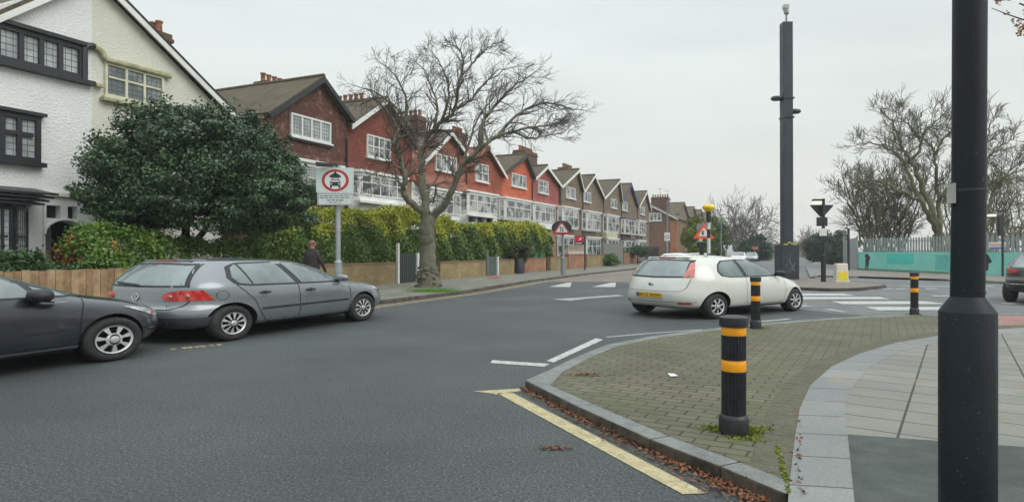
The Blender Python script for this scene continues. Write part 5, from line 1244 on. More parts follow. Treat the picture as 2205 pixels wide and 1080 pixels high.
# ------------------------------------------------------------------ turquoise hoarding and palisade fence
A = G(1847, 581, .10); B = G(2045, 590, .10); C = Vector((31.6, 36, .1)); Hh = 1.42
m_turq = Mat('turquoise_wall_paint'); M = m_turq; co = objco(M)
M.l(mixc(M, maprange(M, noise(M, co, .8, 5, .65), .4, .65, 0, 1), (.19, .58, .50), (.27, .62, .53)), M.b.inputs['Base Color']); M.b.inputs['Roughness'].default_value = .7; m_turq = M.m
m_turq2 = mat('fresh_turquoise_patch', (.08, .56, .47), .6, var=.04); m_algae = mat('green_algae_stain', (.14, .26, .16), .8, var=.3)
tw_ = empty('turquoise_wall', (0, 0, 0), 0, 'low turquoise painted wall with black figures painted on it', 'wall')
def wallseg(p, q, h, th, name, m, par, z0=0.0, off=0.0):
    d = (q - p).normalized(); n = Vector((-d.y, d.x, 0)) ; 
    if n.dot(Vector((-1, -.3, 0))) < 0: n = -n          # towards the road
    a = p + n * off; b = q + n * off
    mb = MB().prism([(a.x, a.y, z0), (b.x, b.y, z0), (b.x - n.x * th, b.y - n.y * th, z0), (a.x - n.x * th, a.y - n.y * th, z0)], (0, 0, h - z0)); return mb.build(name, m, par)
wallseg(A, B, Hh + .1, .3, 'wall_panel', m_turq, tw_); wallseg(B + (C - B).normalized() * .02, C, Hh + .1, .3, 'wall_panel', m_turq, tw_)
def onwall(px, py, h=.0):
    D = Vector(((px - 1102.5) / FPX, 1, 0)); 
    p, q = (A, B) if px < 2045 else (B, C); e = q - p
    s = (p.x * e.y - p.y * e.x) / (D.x * e.y - D.y * e.x); return Vector((D.x * s, D.y * s, EYE + (540.5 - py) / FPX * s))
wn = Vector((-(B - A).normalized().y, (B - A).normalized().x, 0)); wn = wn if wn.x < 0 else -wn
def onquad(pts, off, name, m):
    v = [onwall(x, y) + wn * off for x, y in pts]; c = MB().prism(v, tuple(wn * -.004)); return c.build(name, m, tw_)
onquad([(1910, 546), (1967, 546.5), (1967, 569), (1910, 568)], .008, 'paint_patch', m_turq2)
onquad([(2014, 548), (2044, 548), (2044, 583), (2014, 581)], .008, 'paint_patch', mat('mid_turquoise_patch', (.14, .52, .46), .6))
onquad([(1848, 577.5), (2044, 586), (2044, 589.5), (1848, 581)], .006, 'algae_line', m_algae)
fig = [(1863, 548), (1867, 546.5), (1870, 548), (1871, 551), (1874, 553), (1873.5, 558), (1871.5, 560), (1871, 566), (1870.5, 571), (1869.5, 573), (1870, 579), (1868, 579.5), (1867, 573), (1866, 570), (1865.5, 579), (1863, 579.5), (1863.5, 570), (1864, 564), (1863, 560), (1865, 556), (1862.5, 553)]
onquad(fig, .012, 'painted_figure', m_sblack)
onquad([(2110, 536), (2120, 541), (2128, 549), (2136, 562), (2135, 566), (2129, 567), (2128, 582), (2110, 583)], .012, 'painted_figure', m_sblack)
# grey end panel going away and palisade pales behind the wall
pf = empty('palisade_fence', (0, 0, 0), 0, 'grey steel palisade fence standing behind the turquoise wall', 'fence')
bk = -wn * .55
def zfen(Y, py): return EYE + (540.5 - py) / FPX * Y
n = 0; q = A.copy(); T = C + (C - B).normalized() * 0
path = [A + bk, B + bk, C + bk * 1.0]
m_pale = mat('weathered_grey_pale', (.30, .33, .32), .6, metal=.2, var=.12)
L1 = (path[1] - path[0]).length; L2 = (path[2] - path[1]).length; s = 0
while s < L1 + L2:
    p_ = path[0].lerp(path[1], s / L1) if s < L1 else path[1].lerp(path[2], (s - L1) / L2); d = (path[1] - path[0]).normalized() if s < L1 else (path[2] - path[1]).normalized()
    zt = 2.62; w = .085
    mb = MB().prism([(p_.x - d.x * w, p_.y - d.y * w, .2), (p_.x + d.x * w, p_.y + d.y * w, .2), (p_.x + d.x * w, p_.y + d.y * w, zt - .12), (p_.x, p_.y, zt), (p_.x - d.x * w, p_.y - d.y * w, zt - .12)], tuple(wn * .02)); mb.build('pale', m_pale, pf); s += .27; n += 1
for a, b_ in ((path[0], path[1]), (path[1], path[2])):
    for z in (1.62, 2.32): MB().bar((a.x, a.y, z) - Vector(wn) * .03 if 0 else Vector((a.x, a.y, z)) - wn * .05, Vector((b_.x, b_.y, z)) - wn * .05, .05, .06).build('rail', m_pale, pf)
e1 = P(1815, 540, 70)
ge = empty('grey_panel', (0, 0, 0), 0, 'plain grey metal panel closing the far end of the turquoise wall', 'fence panel')
MB().prism([(A.x, A.y + .1, 0), (e1.x, e1.y, 0), (e1.x, e1.y, 2.75), (A.x, A.y + .1, 2.68)], (.08, .02, 0)).build('panel', m_steel, ge); MB().tube([(A.x - .05, A.y, 0), (A.x - .05, A.y, 2.75)], .08, 6).build('end_post', m_steel, ge)
sg = empty('notice_board', onwall(2152, 540) * 1 + wn * .2, 0, 'small red, white and blue notice fixed on the palisade fence', 'sign'); sg.location.z = 0
k = onwall(2152, 540).y / FPX; zq = lambda py: EYE + (540.5 - py) * k
MB().box(-17 * k, 19 * k, -.03, 0, zq(537), zq(521.5)).build('board', m_signwh, sg); MB().box(-16 * k, 18 * k, -.04, -.031, zq(530.5), zq(524)).build('red_lettering', mat('notice_red', (.55, .12, .10), .5, col2=(.6, .5, .48), vs=9), sg); MB().box(-16 * k, 18 * k, -.04, -.031, zq(536.5), zq(532.5)).build('blue_band', mat('notice_blue', (.06, .12, .30), .5), sg)
# ------------------------------------------------------------------ boundary of the front gardens
def wp(Y, off=0.0):           # point on the wall line, off towards the houses
    return Vector((wx(Y), Y, 0)) - FN * off
def Ywall(px):                # depth where the wall line crosses the column px
    t = (px - 1102.5) / FPX; return (-5.24 - .43 * 29.5) / (t - .43)
m_fwood = [mat('fence_board_%s' % n_, c_, .8, var=.2, vs=4, bmp=.4, bs=30) for n_, c_ in (('tan', (.33, .215, .115)), ('brown', (.28, .175, .09)), ('pale', (.38, .26, .15)))]
wf = empty('board_fence', (0, 0, 0), 0, 'new tan close-boarded wooden fence behind the dark parked car', 'fence')
y = 11.0; i = 0
while y < Ywall(300):
    a = wp(y); b_ = wp(y + .165); h = 1.13 + .012 * math.sin(i * 1.7) + .004 * (i % 3)
    n_ = FN * .02
    MB().prism([(a.x, a.y, .05), (b_.x, b_.y, .05), (b_.x, b_.y, h), (a.x, a.y, h)], tuple(FN * (.018 + .012 * (i % 2)))).build('board', m_fwood[(i * 7) % 3], wf); y += .172; i += 1
def brick_wall(label, p0, p1, h, m, cap=True, th=.3, pil=(), z0=.05, name='garden_wall'):
    Y0, Y1 = Ywall(p0), Ywall(p1); a, b_ = wp(Y0), wp(Y1); o = empty(name, a, math.atan2((b_ - a).y, (b_ - a).x), label, 'wall'); L = (b_ - a).length
    MB().box(0, L, 0, th, z0 - .05, h).build('wall', m, o)
    if cap: MB().box(-.01, L + .01, -.03, th + .03, h + .002, h + .07).build('coping', m_brickcap, o)
    for q in pil: MB().box(q - .25, q + .25, -.06, th + .06, 0, h + .35).box(q - .3, q + .3, -.1, th + .1, h + .352, h + .44).build('pillar', m, o)
    return o
m_brickcap = brickmat('red_brick_coping', (.20, .10, .07), (.25, .13, .09), (.15, .12, .1), w=.1, h=.3)
m_bw = brickmat('yellow_stock_brick', (.24, .175, .075), (.30, .225, .11), (.20, .17, .11), stain=(.16, .15, .06), big=.3)
m_br = brickmat('red_garden_brick', (.28, .125, .07), (.33, .16, .09), (.20, .16, .12), big=.3)
brick_wall('mossy yellow brick garden wall between the grey car and the white gatepost', 560, 852, 1.02, m_bw)
brick_wall('yellow brick garden wall right of the street tree', 948, 1046, .98, m_bw, pil=())
brick_wall('low brick garden wall between the second gate and the planter', 1075, 1108, 1.0, m_bw)
brick_wall('low pinkish brick garden wall by the green wheelie bins', 1130, 1176, 1.05, m_br)
brick_wall('brick garden wall behind the triangle sign post', 1186, 1222, 1.1, m_bw)
ow_ = brick_wall('ornate orange brick garden wall with white pierced top by the sale board', 1224, 1262, 1.25, m_br)
mb = MB()
for i in range(8): mb.box(.15 + i * .55, .35 + i * .55, .02, .25, 1.62, 2.05)
mb.box(0, 4.4, .0, .28, 1.34, 1.60).box(0, 4.5, .0, .28, 2.052, 2.12); mb.build('pierced_top', mat('cream_stone', (.5, .42, .33), .8), ow_)
brick_wall('mossy brick garden wall between the sale board and the small bush', 1264, 1308, 1.2, m_bw)
gf = brick_wall('grey boarded fence panel behind the small bush', 1300, 1342, 2.35, mat('grey_boards', (.20, .20, .185), .8, var=.15), cap=False, th=.06, name='fence_panel')
brick_wall('brick garden wall with bushes left of the railings', 1344, 1372, 1.35, m_br)
# railings
Y0, Y1 = Ywall(1372), Ywall(1420); a, b_ = wp(Y0), wp(Y1)
rl_ = empty('railings', a, math.atan2((b_ - a).y, (b_ - a).x), 'black iron railings beyond the garden walls, left of the white car', 'railings'); L = (b_ - a).length
MB().bar((0, 0, 2.0), (L, 0, 2.0), .06).bar((0, 0, .3), (L, 0, .3), .06).build('rail', m_black, rl_)
for i in range(int(L / .45)): MB().box(i * .45, i * .45 + .05, -.03, .03, 0, 2.15).build('baluster', m_black, rl_)
# gates
def gate(label, p0, p1, m, h=1.35, post=None):
    Y0, Y1 = Ywall(p0), Ywall(p1); a, b_ = wp(Y0), wp(Y1); o = empty('garden_gate', a, math.atan2((b_ - a).y, (b_ - a).x), label, 'gate'); L = (b_ - a).length
    MB().box(0, .12, -.06, .06, 0, h + .45).build('gate_post', post or m_white, o); MB().box(L - .16, L, -.08, .08, 0, h + .0).build('gate_post', m_white, o)
    n = max(4, int((L - .3) / .16)); w = (L - .32) / n
    mb = MB()
    for i in range(n): mb.box(.14 + i * w, .14 + (i + .85) * w, .0, .03, .12, h)
    mb.box(.14, L - .18, .031, .07, .3, .4).box(.14, L - .18, .031, .07, h - .25, h - .15); mb.build('boards', m, o); return o
gate('dark garden gate with white posts left of the street tree', 855, 900, mat('dark_grey_gate', (.035, .045, .045), .6), 1.5)
gate('grey-green garden gate at the red step', 1048, 1072, mat('grey_green_gate', (.09, .12, .11), .6), 1.25, mat('grey_post', (.2, .2, .19), .7))
st = sheet('doorstep', [G(1050, 600, KH).to_2d(), G(1076, 600, KH).to_2d(), G(1076, 596.5, KH).to_2d(), G(1054, 596.5, KH).to_2d()], KH + .03, mat('red_step_tiles', (.33, .10, .07), .6), thick=.05)
# planter with clipped bush, bins
pY = Ywall(1119) - .6; pl = empty('planter', (P(1119, 540, pY).x, pY, KH), 0, 'tall dark planter holding a round clipped bush by the low wall', 'planter')
kp = pY / FPX
MB().lathe([(8 * kp, 0), (9.5 * kp, .05), (9.5 * kp, .95), (8.5 * kp, 1.0), (0, .95)], n=18).build('pot', mat('dark_blue_grey_pot', (.035, .045, .06), .5), pl, smooth=40)
for nm, px, lab in (('wheelie_bin', 1145, 'green wheelie bin on the left of the pair behind the low wall'), ('wheelie_bin', 1158, 'green wheelie bin on the right of the pair behind the low wall')):
    Yb = Ywall(px) + 1.2; kb = Yb / FPX; o = empty('wheelie_bin', (P(px, 540, Yb).x, Yb, .1), HA, lab, 'bin', 'green wheelie bins')
    frus(MB(), -.28, .28, 0, -.34, .34, 1.22, .28, .36).build('body', mat('green_bin_plastic', (.03, .16, .06), .5), o); MB().box(-.36, .36, -.40, .38, 1.225, 1.31).build('lid', mat('green_bin_lid', (.02, .10, .045), .5), o, bevel=.02)
# ------------------------------------------------------------------ people
def person(label, loc, rz, h, coat, trou, skin, hair=True, name='person', walk=.0):
    root = empty(name, loc, rz, label, 'person'); s = h / 1.75; k = 1.12
    V = []; E = []; Rr = []
    def v(x, y, z, r): V.append((x * s * k, y * s, z * s)); Rr.append(r * s); return len(V) - 1
    def chain(ids):
        for a, b_ in zip(ids, ids[1:]): E.append((a, b_))
    pel = v(0, 0, .95, .15); wa = v(0, 0, 1.10, .15); ch = v(0, 0, 1.30, .175); sh = v(0, 0, 1.42, .12); nk = v(0, 0, 1.50, .062); hd0 = v(0, .015, 1.57, .075); hd = v(0, .02, 1.65, .098); tp = v(0, .015, 1.71, .07)
    chain([pel, wa, ch, sh, nk, hd0, hd, tp])
    for sd in (-1, 1):
        a0 = v(sd * .16, 0, 1.41, .085); a1 = v(sd * .23, .0, 1.22, .062); a2 = v(sd * .26, .02 + walk * sd * .1, 1.10, .05); a3 = v(sd * .27, .08 + walk * sd * .2, .88, .036); a4 = v(sd * .27, .11 + walk * sd * .22, .80, .035)
        chain([sh, a0, a1, a2, a3, a4])
        l0 = v(sd * .095, 0, .90, .10); l1 = v(sd * .10, walk * sd * -.14, .52, .068); l2 = v(sd * .10, walk * sd * -.30 - .01, .10, .047); l3 = v(sd * .11, walk * sd * -.30 + .14, .035, .04)
        chain([pel, l0, l1, l2, l3])
    me = bpy.data.meshes.new('body'); me.from_pydata(V, E, []); o = bpy.data.objects.new('body', me); COL.objects.link(o)
    o.modifiers.new('skin', 'SKIN'); 
    for i, r_ in enumerate(Rr): me.skin_vertices[0].data[i].radius = (r_ * (1.25 if i in (1, 2) else 1), r_ * (.85 if i in (1, 2) else 1))
    me.skin_vertices[0].data[0].use_root = True
    sb = o.modifiers.new('sub', 'SUBSURF'); sb.levels = 2; sb.render_levels = 2
    realise(o); me = o.data; me.materials.clear()
    for m in (coat, trou, skin, m_rubber): me.materials.append(m)
    for p in me.polygons:
        z = p.center.z / s; p.material_index = 2 if z > 1.49 else (3 if z < .08 else (1 if z < .86 and abs(p.center.x / s / k) < .21 else (2 if z < .84 else 0)))
        p.use_smooth = True
    o.parent = root
    # coat shell with collar, ears, nose, eyes
    MB().lathe([(.20 * s, .78 * s), (.205 * s, .95 * s), (.195 * s, 1.15 * s), (.20 * s, 1.30 * s), (.185 * s, 1.40 * s), (.12 * s, 1.465 * s), (.085 * s, 1.52 * s), (.075 * s, 1.50 * s)], n=20, sx=1.25 * k / 1.12, sy=.72).build('coat', coat, root, smooth=60)
    for sd in (-1, 1):
        MB().lathe([(.006 * s, 0), (.03 * s, .01 * s), (.03 * s, .05 * s), (.006 * s, .06 * s)], (sd * .105 * s * k, .01, 1.60 * s), 8, .5, 1).build('ear', skin, root, smooth=60)
        MB().lathe([(.002, -.011), (.011, 0), (.002, .011)], (sd * .035 * s, .108 * s, 1.64 * s), 8).build('eye', m_sblack, root, smooth=60)
    MB().prism([(0, .135 * s, 1.60 * s), (-.015, .10 * s, 1.60 * s), (0, .10 * s, 1.65 * s), (.015, .10 * s, 1.60 * s)], (0, .002, 0)).build('nose', skin, root)
    if hair:
        mb = MB(); n = 14
        for i in range(7):
            ph = math.pi * .52 * i / 6
            for j in range(n): t = 2 * math.pi * j / n; mb.v.append((.100 * s * k * math.sin(ph) * math.cos(t), .005 + 0.104 * s * math.sin(ph) * math.sin(t) - .008, 1.655 * s + .106 * s * math.cos(ph)))
        for i in range(6):
            for j in range(n): A_ = i * n + j; B_ = i * n + (j + 1) % n; mb.f.append((A_, B_, B_ + n, A_ + n))
        mb.build('hair', hair, root, smooth=60)
    return root
m_skin = mat('ruddy_skin', (.42, .19, .13), .5, var=.1, vs=8); m_coat = mat('dark_brown_coat', (.035, .028, .028), .8, var=.2); m_tr = mat('dark_trousers', (.02, .022, .028), .8)
m_grizz = mat('thin_grey_hair', (.22, .12, .09), .7, var=.3, vs=20)
pY = 18.6; person('man with thin reddish hair in a dark brown coat walking behind the grey car', (P(672, 540, pY).x, pY, KH), R(-25), 1.80, m_coat, m_tr, m_skin, m_grizz, walk=.6)
m_hiv = mat('hi_vis_yellow', (.55, .85, .05), .6, var=.05)
pY = 92; person('distant cyclist in a bright yellow top on the far road', (P(1748, 540, pY).x, pY, .0), 0, 1.55, m_hiv, m_tr, m_skin, m_coat, walk=.3)
# ------------------------------------------------------------------ vegetation
m_holly = leafmat('holly_leaves', [(.012, .034, .012), (.026, .065, .022), (.045, .10, .035), (.10, .17, .07)], .33, .6)
m_bright = leafmat('bright_shrub_leaves', [(.03, .075, .015), (.07, .15, .02), (.12, .22, .03), (.20, .28, .05)], .45)
m_darkshrub = leafmat('dark_shrub_leaves', [(.015, .04, .015), (.03, .075, .022), (.05, .11, .03), (.08, .15, .045)], .45)
m_hedge_lo = leafmat('hedge_leaves', [(.03, .065, .015), (.06, .12, .02), (.10, .18, .03), (.17, .25, .04)], .5)
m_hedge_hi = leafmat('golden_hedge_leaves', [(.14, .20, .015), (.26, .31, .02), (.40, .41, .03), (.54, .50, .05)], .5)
m_orange = leafmat('orange_shrub_leaves', [(.10, .05, .02), (.25, .11, .03), (.35, .18, .04), (.14, .14, .04)], .6)
m_ivy = leafmat('ivy_leaves', [(.05, .08, .015), (.11, .15, .02), (.20, .24, .03), (.30, .30, .05)], .5)
m_bush = leafmat('far_bush_leaves', [(.012, .035, .02), (.02, .055, .03), (.03, .075, .035)], .6)
m_bark = mat('grey_green_bark', (.19, .185, .135), .9, col2=(.10, .095, .065), vs=6, bmp=.7, bs=25)
m_barkd = mat('dark_bark', (.05, .042, .03), .9, col2=(.03, .026, .02), vs=5, bmp=.5, bs=25)
m_twig = mat('grey_brown_twigs', (.075, .066, .055), .9, var=.15, vs=2)
m_bark2 = mat('mossy_bark', (.15, .145, .065), .9, col2=(.09, .085, .045), vs=3, bmp=.6, bs=20)
m_twig2 = mat('olive_twigs', (.105, .10, .05), .9, var=.15, vs=2)
m_fine = mat('fine_brown_twigs', (.11, .095, .08), .9, var=.1, vs=2)
def blob_points(n, c, rad, rot=0, clumps=60, shell=.55, seed=1, cl=.22, flat=0):
    """leaf positions in clumps spread through an uneven ellipsoid"""
    rs = np.random.RandomState(seed); d = rs.normal(size=(clumps, 3)); d /= np.linalg.norm(d, axis=1)[:, None]
    r = shell + (1 - shell) * rs.rand(clumps) ** .6; r *= 1 + .10 * rs.normal(size=clumps)
    cc = d * r[:, None]; w = rs.rand(clumps) * .8 + .4; w /= w.sum(); idx = rs.choice(clumps, n, p=w)
    s = (cl * (.6 + .8 * rs.rand(clumps)))[idx][:, None]
    dd = rs.normal(size=(n, 3)); dd /= np.linalg.norm(dd, axis=1)[:, None]
    p = cc[idx] + dd * (rs.rand(n, 1) ** .45) * s
    nr = dd * .7 + d[idx] * .6
    p *= np.array(rad); 
    ca, sa_ = math.cos(rot), math.sin(rot); x = p[:, 0] * ca - p[:, 1] * sa_; y = p[:, 0] * sa_ + p[:, 1] * ca
    out = np.stack([x, y, p[:, 2]], 1) + np.array(c)
    return out, nr
def limbs(mb, path, r0, r1, n=8): 
    k = len(path); mb.tube(path, [r0 + (r1 - r0) * i / (k - 1) for i in range(k)], n)
# ---- holly tree
hc = Vector((-9.95, 19.9, 4.1)); ho = empty('holly_tree', (-10.9, 21.2, .1), 0, 'broad dark green evergreen tree in front of the white house', 'tree')
base = Vector((-10.9, 21.2, .1)); off = -base
pts = []; nrs = []
rs = np.random.RandomState(3)
for (dx, dz, rx, rz_, dy, n, cl, sd_) in ((0, 0, 2.85, 1.7, 2.1, 60000, 130, 1), (-1.6, -.8, 1.65, 1.0, 1.7, 20000, 50, 2), (2.3, -.9, 2.0, 1.0, 1.7, 20000, 50, 3), (-.3, .95, 1.6, .85, 1.5, 15000, 30, 4), (1.6, .7, 1.7, 1.0, 1.5, 9000, 30, 5), (.3, -1.25, 2.9, .6, 1.9, 14000, 40, 6)):
    c = hc + Vector((dx * .92, dx * .25, dz)); q, nn = blob_points(n, c, (rx, dy, rz_), R(20), cl, .35, sd_, .24); pts.append(q); nrs.append(nn)
for k in range(60):        # loose sprays breaking the outline
    a = rs.rand() * 6.28; e_ = rs.uniform(-.5, 1.3); d = Vector((math.cos(a) * math.cos(e_), math.sin(a) * math.cos(e_) * .6, math.sin(e_)))
    c = hc + Vector((d.x * 3.0, d.y * 2.4, d.z * 1.75)) ; L = rs.uniform(.2, .6); m_ = 130
    t = rs.rand(m_, 1) * L; q = np.array(c)[None, :] + t * np.array(d)[None, :] + rs.normal(size=(m_, 3)) * .10; pts.append(q); nrs.append(np.tile(np.array(d), (m_, 1)))
pts = np.concatenate(pts); nrs = np.concatenate(nrs)
leaves('crown', pts + np.array(off), .054, m_holly, ho, nrs, .5)
mb = MB(); limbs(mb, [base * 0 + Vector((0, 0, 0)), Vector((.05, 0, 1.4)), Vector((.2, -.2, 3.2)), Vector((.5, -.6, 5.0))], .19, .07)
limbs(mb, [Vector((-1.0, .1, 0)), Vector((-1.0, 0, 1.3)), Vector((-1.2, -.3, 3.2))], .17, .06)
limbs(mb, [Vector((.05, 0, 1.4)), Vector((1.2, -.3, 2.6)), Vector((2.2, -.8, 3.6))], .12, .05); limbs(mb, [Vector((-1.0, 0, 1.3)), Vector((-2, -.4, 2.6))], .1, .05)
mb.build('trunk', m_barkd, ho, smooth=60)
# ---- shrubs and hedges along the front gardens
def hedge(label, p0, p1, z0, z1, m, dens=520, size=.06, back=.45, w=1.3, name='hedge', top=None, topm=None, seed=5, bulge=.25, ztop=None, cat='hedge'):
    rs = np.random.RandomState(seed); Y0, Y1 = Ywall(p0), Ywall(p1); a, b_ = wp(Y0, back + w / 2), wp(Y1, back + w / 2); L = (b_ - a).length
    o = empty(name, a, math.atan2((b_ - a).y, (b_ - a).x), label, cat)
    ztf = ztop or (lambda f: z1)
    n = int(dens * (L * (z1 - z0) * 2 + L * w)); 
    x = rs.rand(n) * L; h = np.array([ztf(v / L) for v in x])
    bl = .5 + .25 * np.sin(x * 1.9 + seed) + .25 * np.sin(x * 4.3 + seed * 2) + .12 * np.sin(x * 9.7)
    h = h + (bl - .5) * bulge
    face = rs.rand(n); fz = rs.rand(n); 
    y = np.where(face < .55, -w / 2 + np.abs(rs.normal(size=n)) * .12 + .14 * np.sin(x * 3.1 + fz * 6) , rs.uniform(-w / 2, w / 2, n))
    z = np.where(face < .55, z0 + (h - z0) * fz, h - np.abs(rs.normal(size=n)) * .14)
    rnd = np.clip((z - (h - .45)) / .45, 0, 1); y = np.where(face < .55, y + rnd ** 2 * .35, y)
    x += rs.normal(size=n) * .05; z += rs.normal(size=n) * .07
    p = np.stack([x, y, z], 1); nr = np.stack([0 * x, np.where(face < .55, -1, -.2), np.where(face < .55, .3, 1)], 1)
    if topm is None: leaves('foliage', p, size, m, o, nr, .55)
    else:
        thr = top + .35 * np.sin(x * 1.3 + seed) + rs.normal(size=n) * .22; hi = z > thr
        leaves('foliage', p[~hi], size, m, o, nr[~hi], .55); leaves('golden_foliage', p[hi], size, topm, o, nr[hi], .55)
    # twiggy inside so that nothing shows through the hedge
    mb = MB(); nseg = max(3, int(L / .7))
    for i in range(nseg):
        x0, x1 = L * i / nseg, L * (i + 1) / nseg; zt = ztf((i + .5) / nseg) - .55 - bulge * .5
        if i == 0: x0 = min(.35, L * .2)
        if i == nseg - 1: x1 = L - min(.35, L * .2)
        mb.box(x0 + .03, x1 + .0, -w / 2 + .36, w / 2 - .3, .05, max(.3, zt + .12 * math.sin(i * 2.1)))
    mb.build('inner_growth', m, o)
    return o
hedge('dark leafy hedge behind the wooden fence at the far left', -60, 120, .6, 1.9, m_darkshrub, 480, .058, .35, 1.2, seed=3, ztop=lambda f: 1.78 - .25 * f)
hedge('low green hedge by the porch path behind the wooden fence', 120, 205, .6, 1.3, m_darkshrub, 380, .052, .3, 1.0, seed=4, bulge=.3)
hedge('bright green leafy shrub hedge under the left half of the evergreen tree', 196, 372, .6, 2.2, m_bright, 480, .056, .3, 1.4, seed=6, bulge=.5, ztop=lambda f: 1.75 + .45 * math.sin(f * 3))
hedge('sparse brownish green hedge under the evergreen tree', 366, 505, .6, 1.95, m_hedge_lo, 420, .055, .4, 1.3, seed=7, bulge=.4)
hedge('bright green round-topped shrub behind the grey car', 500, 560, .6, 1.9, m_bright, 450, .055, .3, 1.2, seed=8, bulge=.3)
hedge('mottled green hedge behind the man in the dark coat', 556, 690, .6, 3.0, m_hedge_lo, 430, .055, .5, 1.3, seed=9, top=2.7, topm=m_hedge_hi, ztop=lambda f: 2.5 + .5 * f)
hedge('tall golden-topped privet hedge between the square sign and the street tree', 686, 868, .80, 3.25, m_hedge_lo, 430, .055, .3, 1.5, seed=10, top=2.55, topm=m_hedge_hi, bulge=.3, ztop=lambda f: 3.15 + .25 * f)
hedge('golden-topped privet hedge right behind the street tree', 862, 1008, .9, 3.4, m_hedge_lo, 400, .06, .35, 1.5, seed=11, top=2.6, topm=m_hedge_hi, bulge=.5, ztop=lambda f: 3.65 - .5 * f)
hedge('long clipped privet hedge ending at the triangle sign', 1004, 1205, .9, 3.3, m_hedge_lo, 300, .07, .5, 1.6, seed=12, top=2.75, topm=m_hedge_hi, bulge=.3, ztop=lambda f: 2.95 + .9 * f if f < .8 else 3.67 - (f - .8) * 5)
def shrub(label, c, rad, n, size, m, seed=1, cl=25, stems=True, name='shrub', cat='shrub', shell=.4, stemm=None):
    o = empty(name, (c[0], c[1], .1), 0, label, cat); p, nr = blob_points(n, (0, 0, c[2] - .1), rad, 0, cl, shell, seed, .35); leaves('foliage', p, size, m, o, nr, .55)
    if stems:
        mb = MB(); rs = random.Random(seed)
        for i in range(7): a = rs.random() * 6.28; mb.tube([(math.cos(a) * .05, math.sin(a) * .05, 0), (math.cos(a) * rad[0] * .3, math.sin(a) * rad[1] * .3, (c[2] - .1) * .8), (math.cos(a) * rad[0] * .6, math.sin(a) * rad[1] * .6, c[2])], [.03, .02, .008], 5)
        mb.build('stems', stemm or m_barkd, o)
    return o
q = wp(Ywall(138) + 1.0, 1.2); shrub('orange-leaved shrub before the arched porch', (q.x, q.y, 1.45), (.55, .5, .45), 900, .045, m_orange, 21)
q = wp(Ywall(170) + 1.2, 1.2); shrub('thin reddish twiggy shrub at the right of the porch', (q.x, q.y, 1.5), (.5, .4, .6), 260, .04, m_orange, 22, stemm=mat('red_stems', (.25, .08, .06), .8))
q = wp(Ywall(195) + .6, 1.0); shrub('mixed orange and green shrub beside the porch pier', (q.x, q.y, 1.45), (.7, .5, .65), 1600, .05, m_orange, 23)
shrub('round clipped bush growing in the dark planter', (P(1119, 540, pY if 0 else Ywall(1119) - .6).x, Ywall(1119) - .6, 1.55), (.62, .6, .58), 5200, .045, mat('x', (.1, .1, .1)) if 0 else leafmat('olive_clipped_leaves', [(.03, .04, .015), (.06, .075, .025), (.11, .11, .04)], .6), 24, 40, shell=.75, name='clipped_bush', cat='bush', stems=False)
Yb = Ywall(1311) - 1.5; shrub('small dark green bush on the pavement edge before the grey fence panel', (P(1311, 540, Yb).x, Yb, .75), (1.0, .9, .65), 3500, .07, m_hedge_lo, 25, 30)
Yb = Ywall(1355) + 1; shrub('low green shrub on top of the wall left of the railings', (P(1372, 540, Yb).x, Yb, 1.6), (1.6, 1, .7), 2500, .09, m_darkshrub, 26)
Yb = 66; shrub('ivy-like yellow-green bush behind the orange triangle sign', (P(1502, 540, Yb).x, Yb, 2.9), (1.6, 1.2, 2.1), 8000, .13, m_ivy, 27, 40)
Yb = 85; shrub('green ivy-covered tree mass just right of the striped beacon', (P(1546, 540, Yb).x, Yb, 3.2), (1.3, 1.2, 3.0), 6000, .15, m_hedge_lo, 28, 40)
Yb = 105; shrub('dark round evergreen bush by the distant parked cars', (P(1629, 540, Yb).x, Yb, 1.9), (2.3, 2.0, 2.1), 9000, .17, m_bush, 29, 60, shell=.5, name='evergreen_bush', cat='bush')
Yb = 88; shrub('dark evergreen bush behind the give way post', (P(1760, 540, Yb).x, Yb, 1.9), (1.6, 1.5, 2.0), 6000, .16, m_bush, 30, 50, name='evergreen_bush', cat='bush')
shrub('dark green shrub mass left of the grey fence panel', (P(1795, 540, 92).x, 92, 2.0), (2.8, 1.5, 2.2), 9000, .16, m_bush, 31, 50, name='evergreen_bush', cat='bush')
Yb = 72; shrub('small dark bush at the foot of the grey fence panel', (P(1801, 540, Yb).x, Yb, .7), (1.3, 1.0, .8), 3500, .10, m_bush, 32, 30, name='evergreen_bush', cat='bush')
p_ = leaves('grass_tuft', np.array([[x, y, KH + abs(z)] for x, y, z in np.random.RandomState(5).normal(size=(3500, 3)) * np.array([.45, .30, .045]) + np.array([G(935, 627, KH).x, G(935, 627, KH).y - .2, .01])]), .035, leafmat('grass_blades', [(.05, .12, .01), (.10, .24, .02), (.16, .32, .03)], .6), aspect=.15)
tag(p_, 'bright green grass round the foot of the street tree', 'grass', kind='stuff')
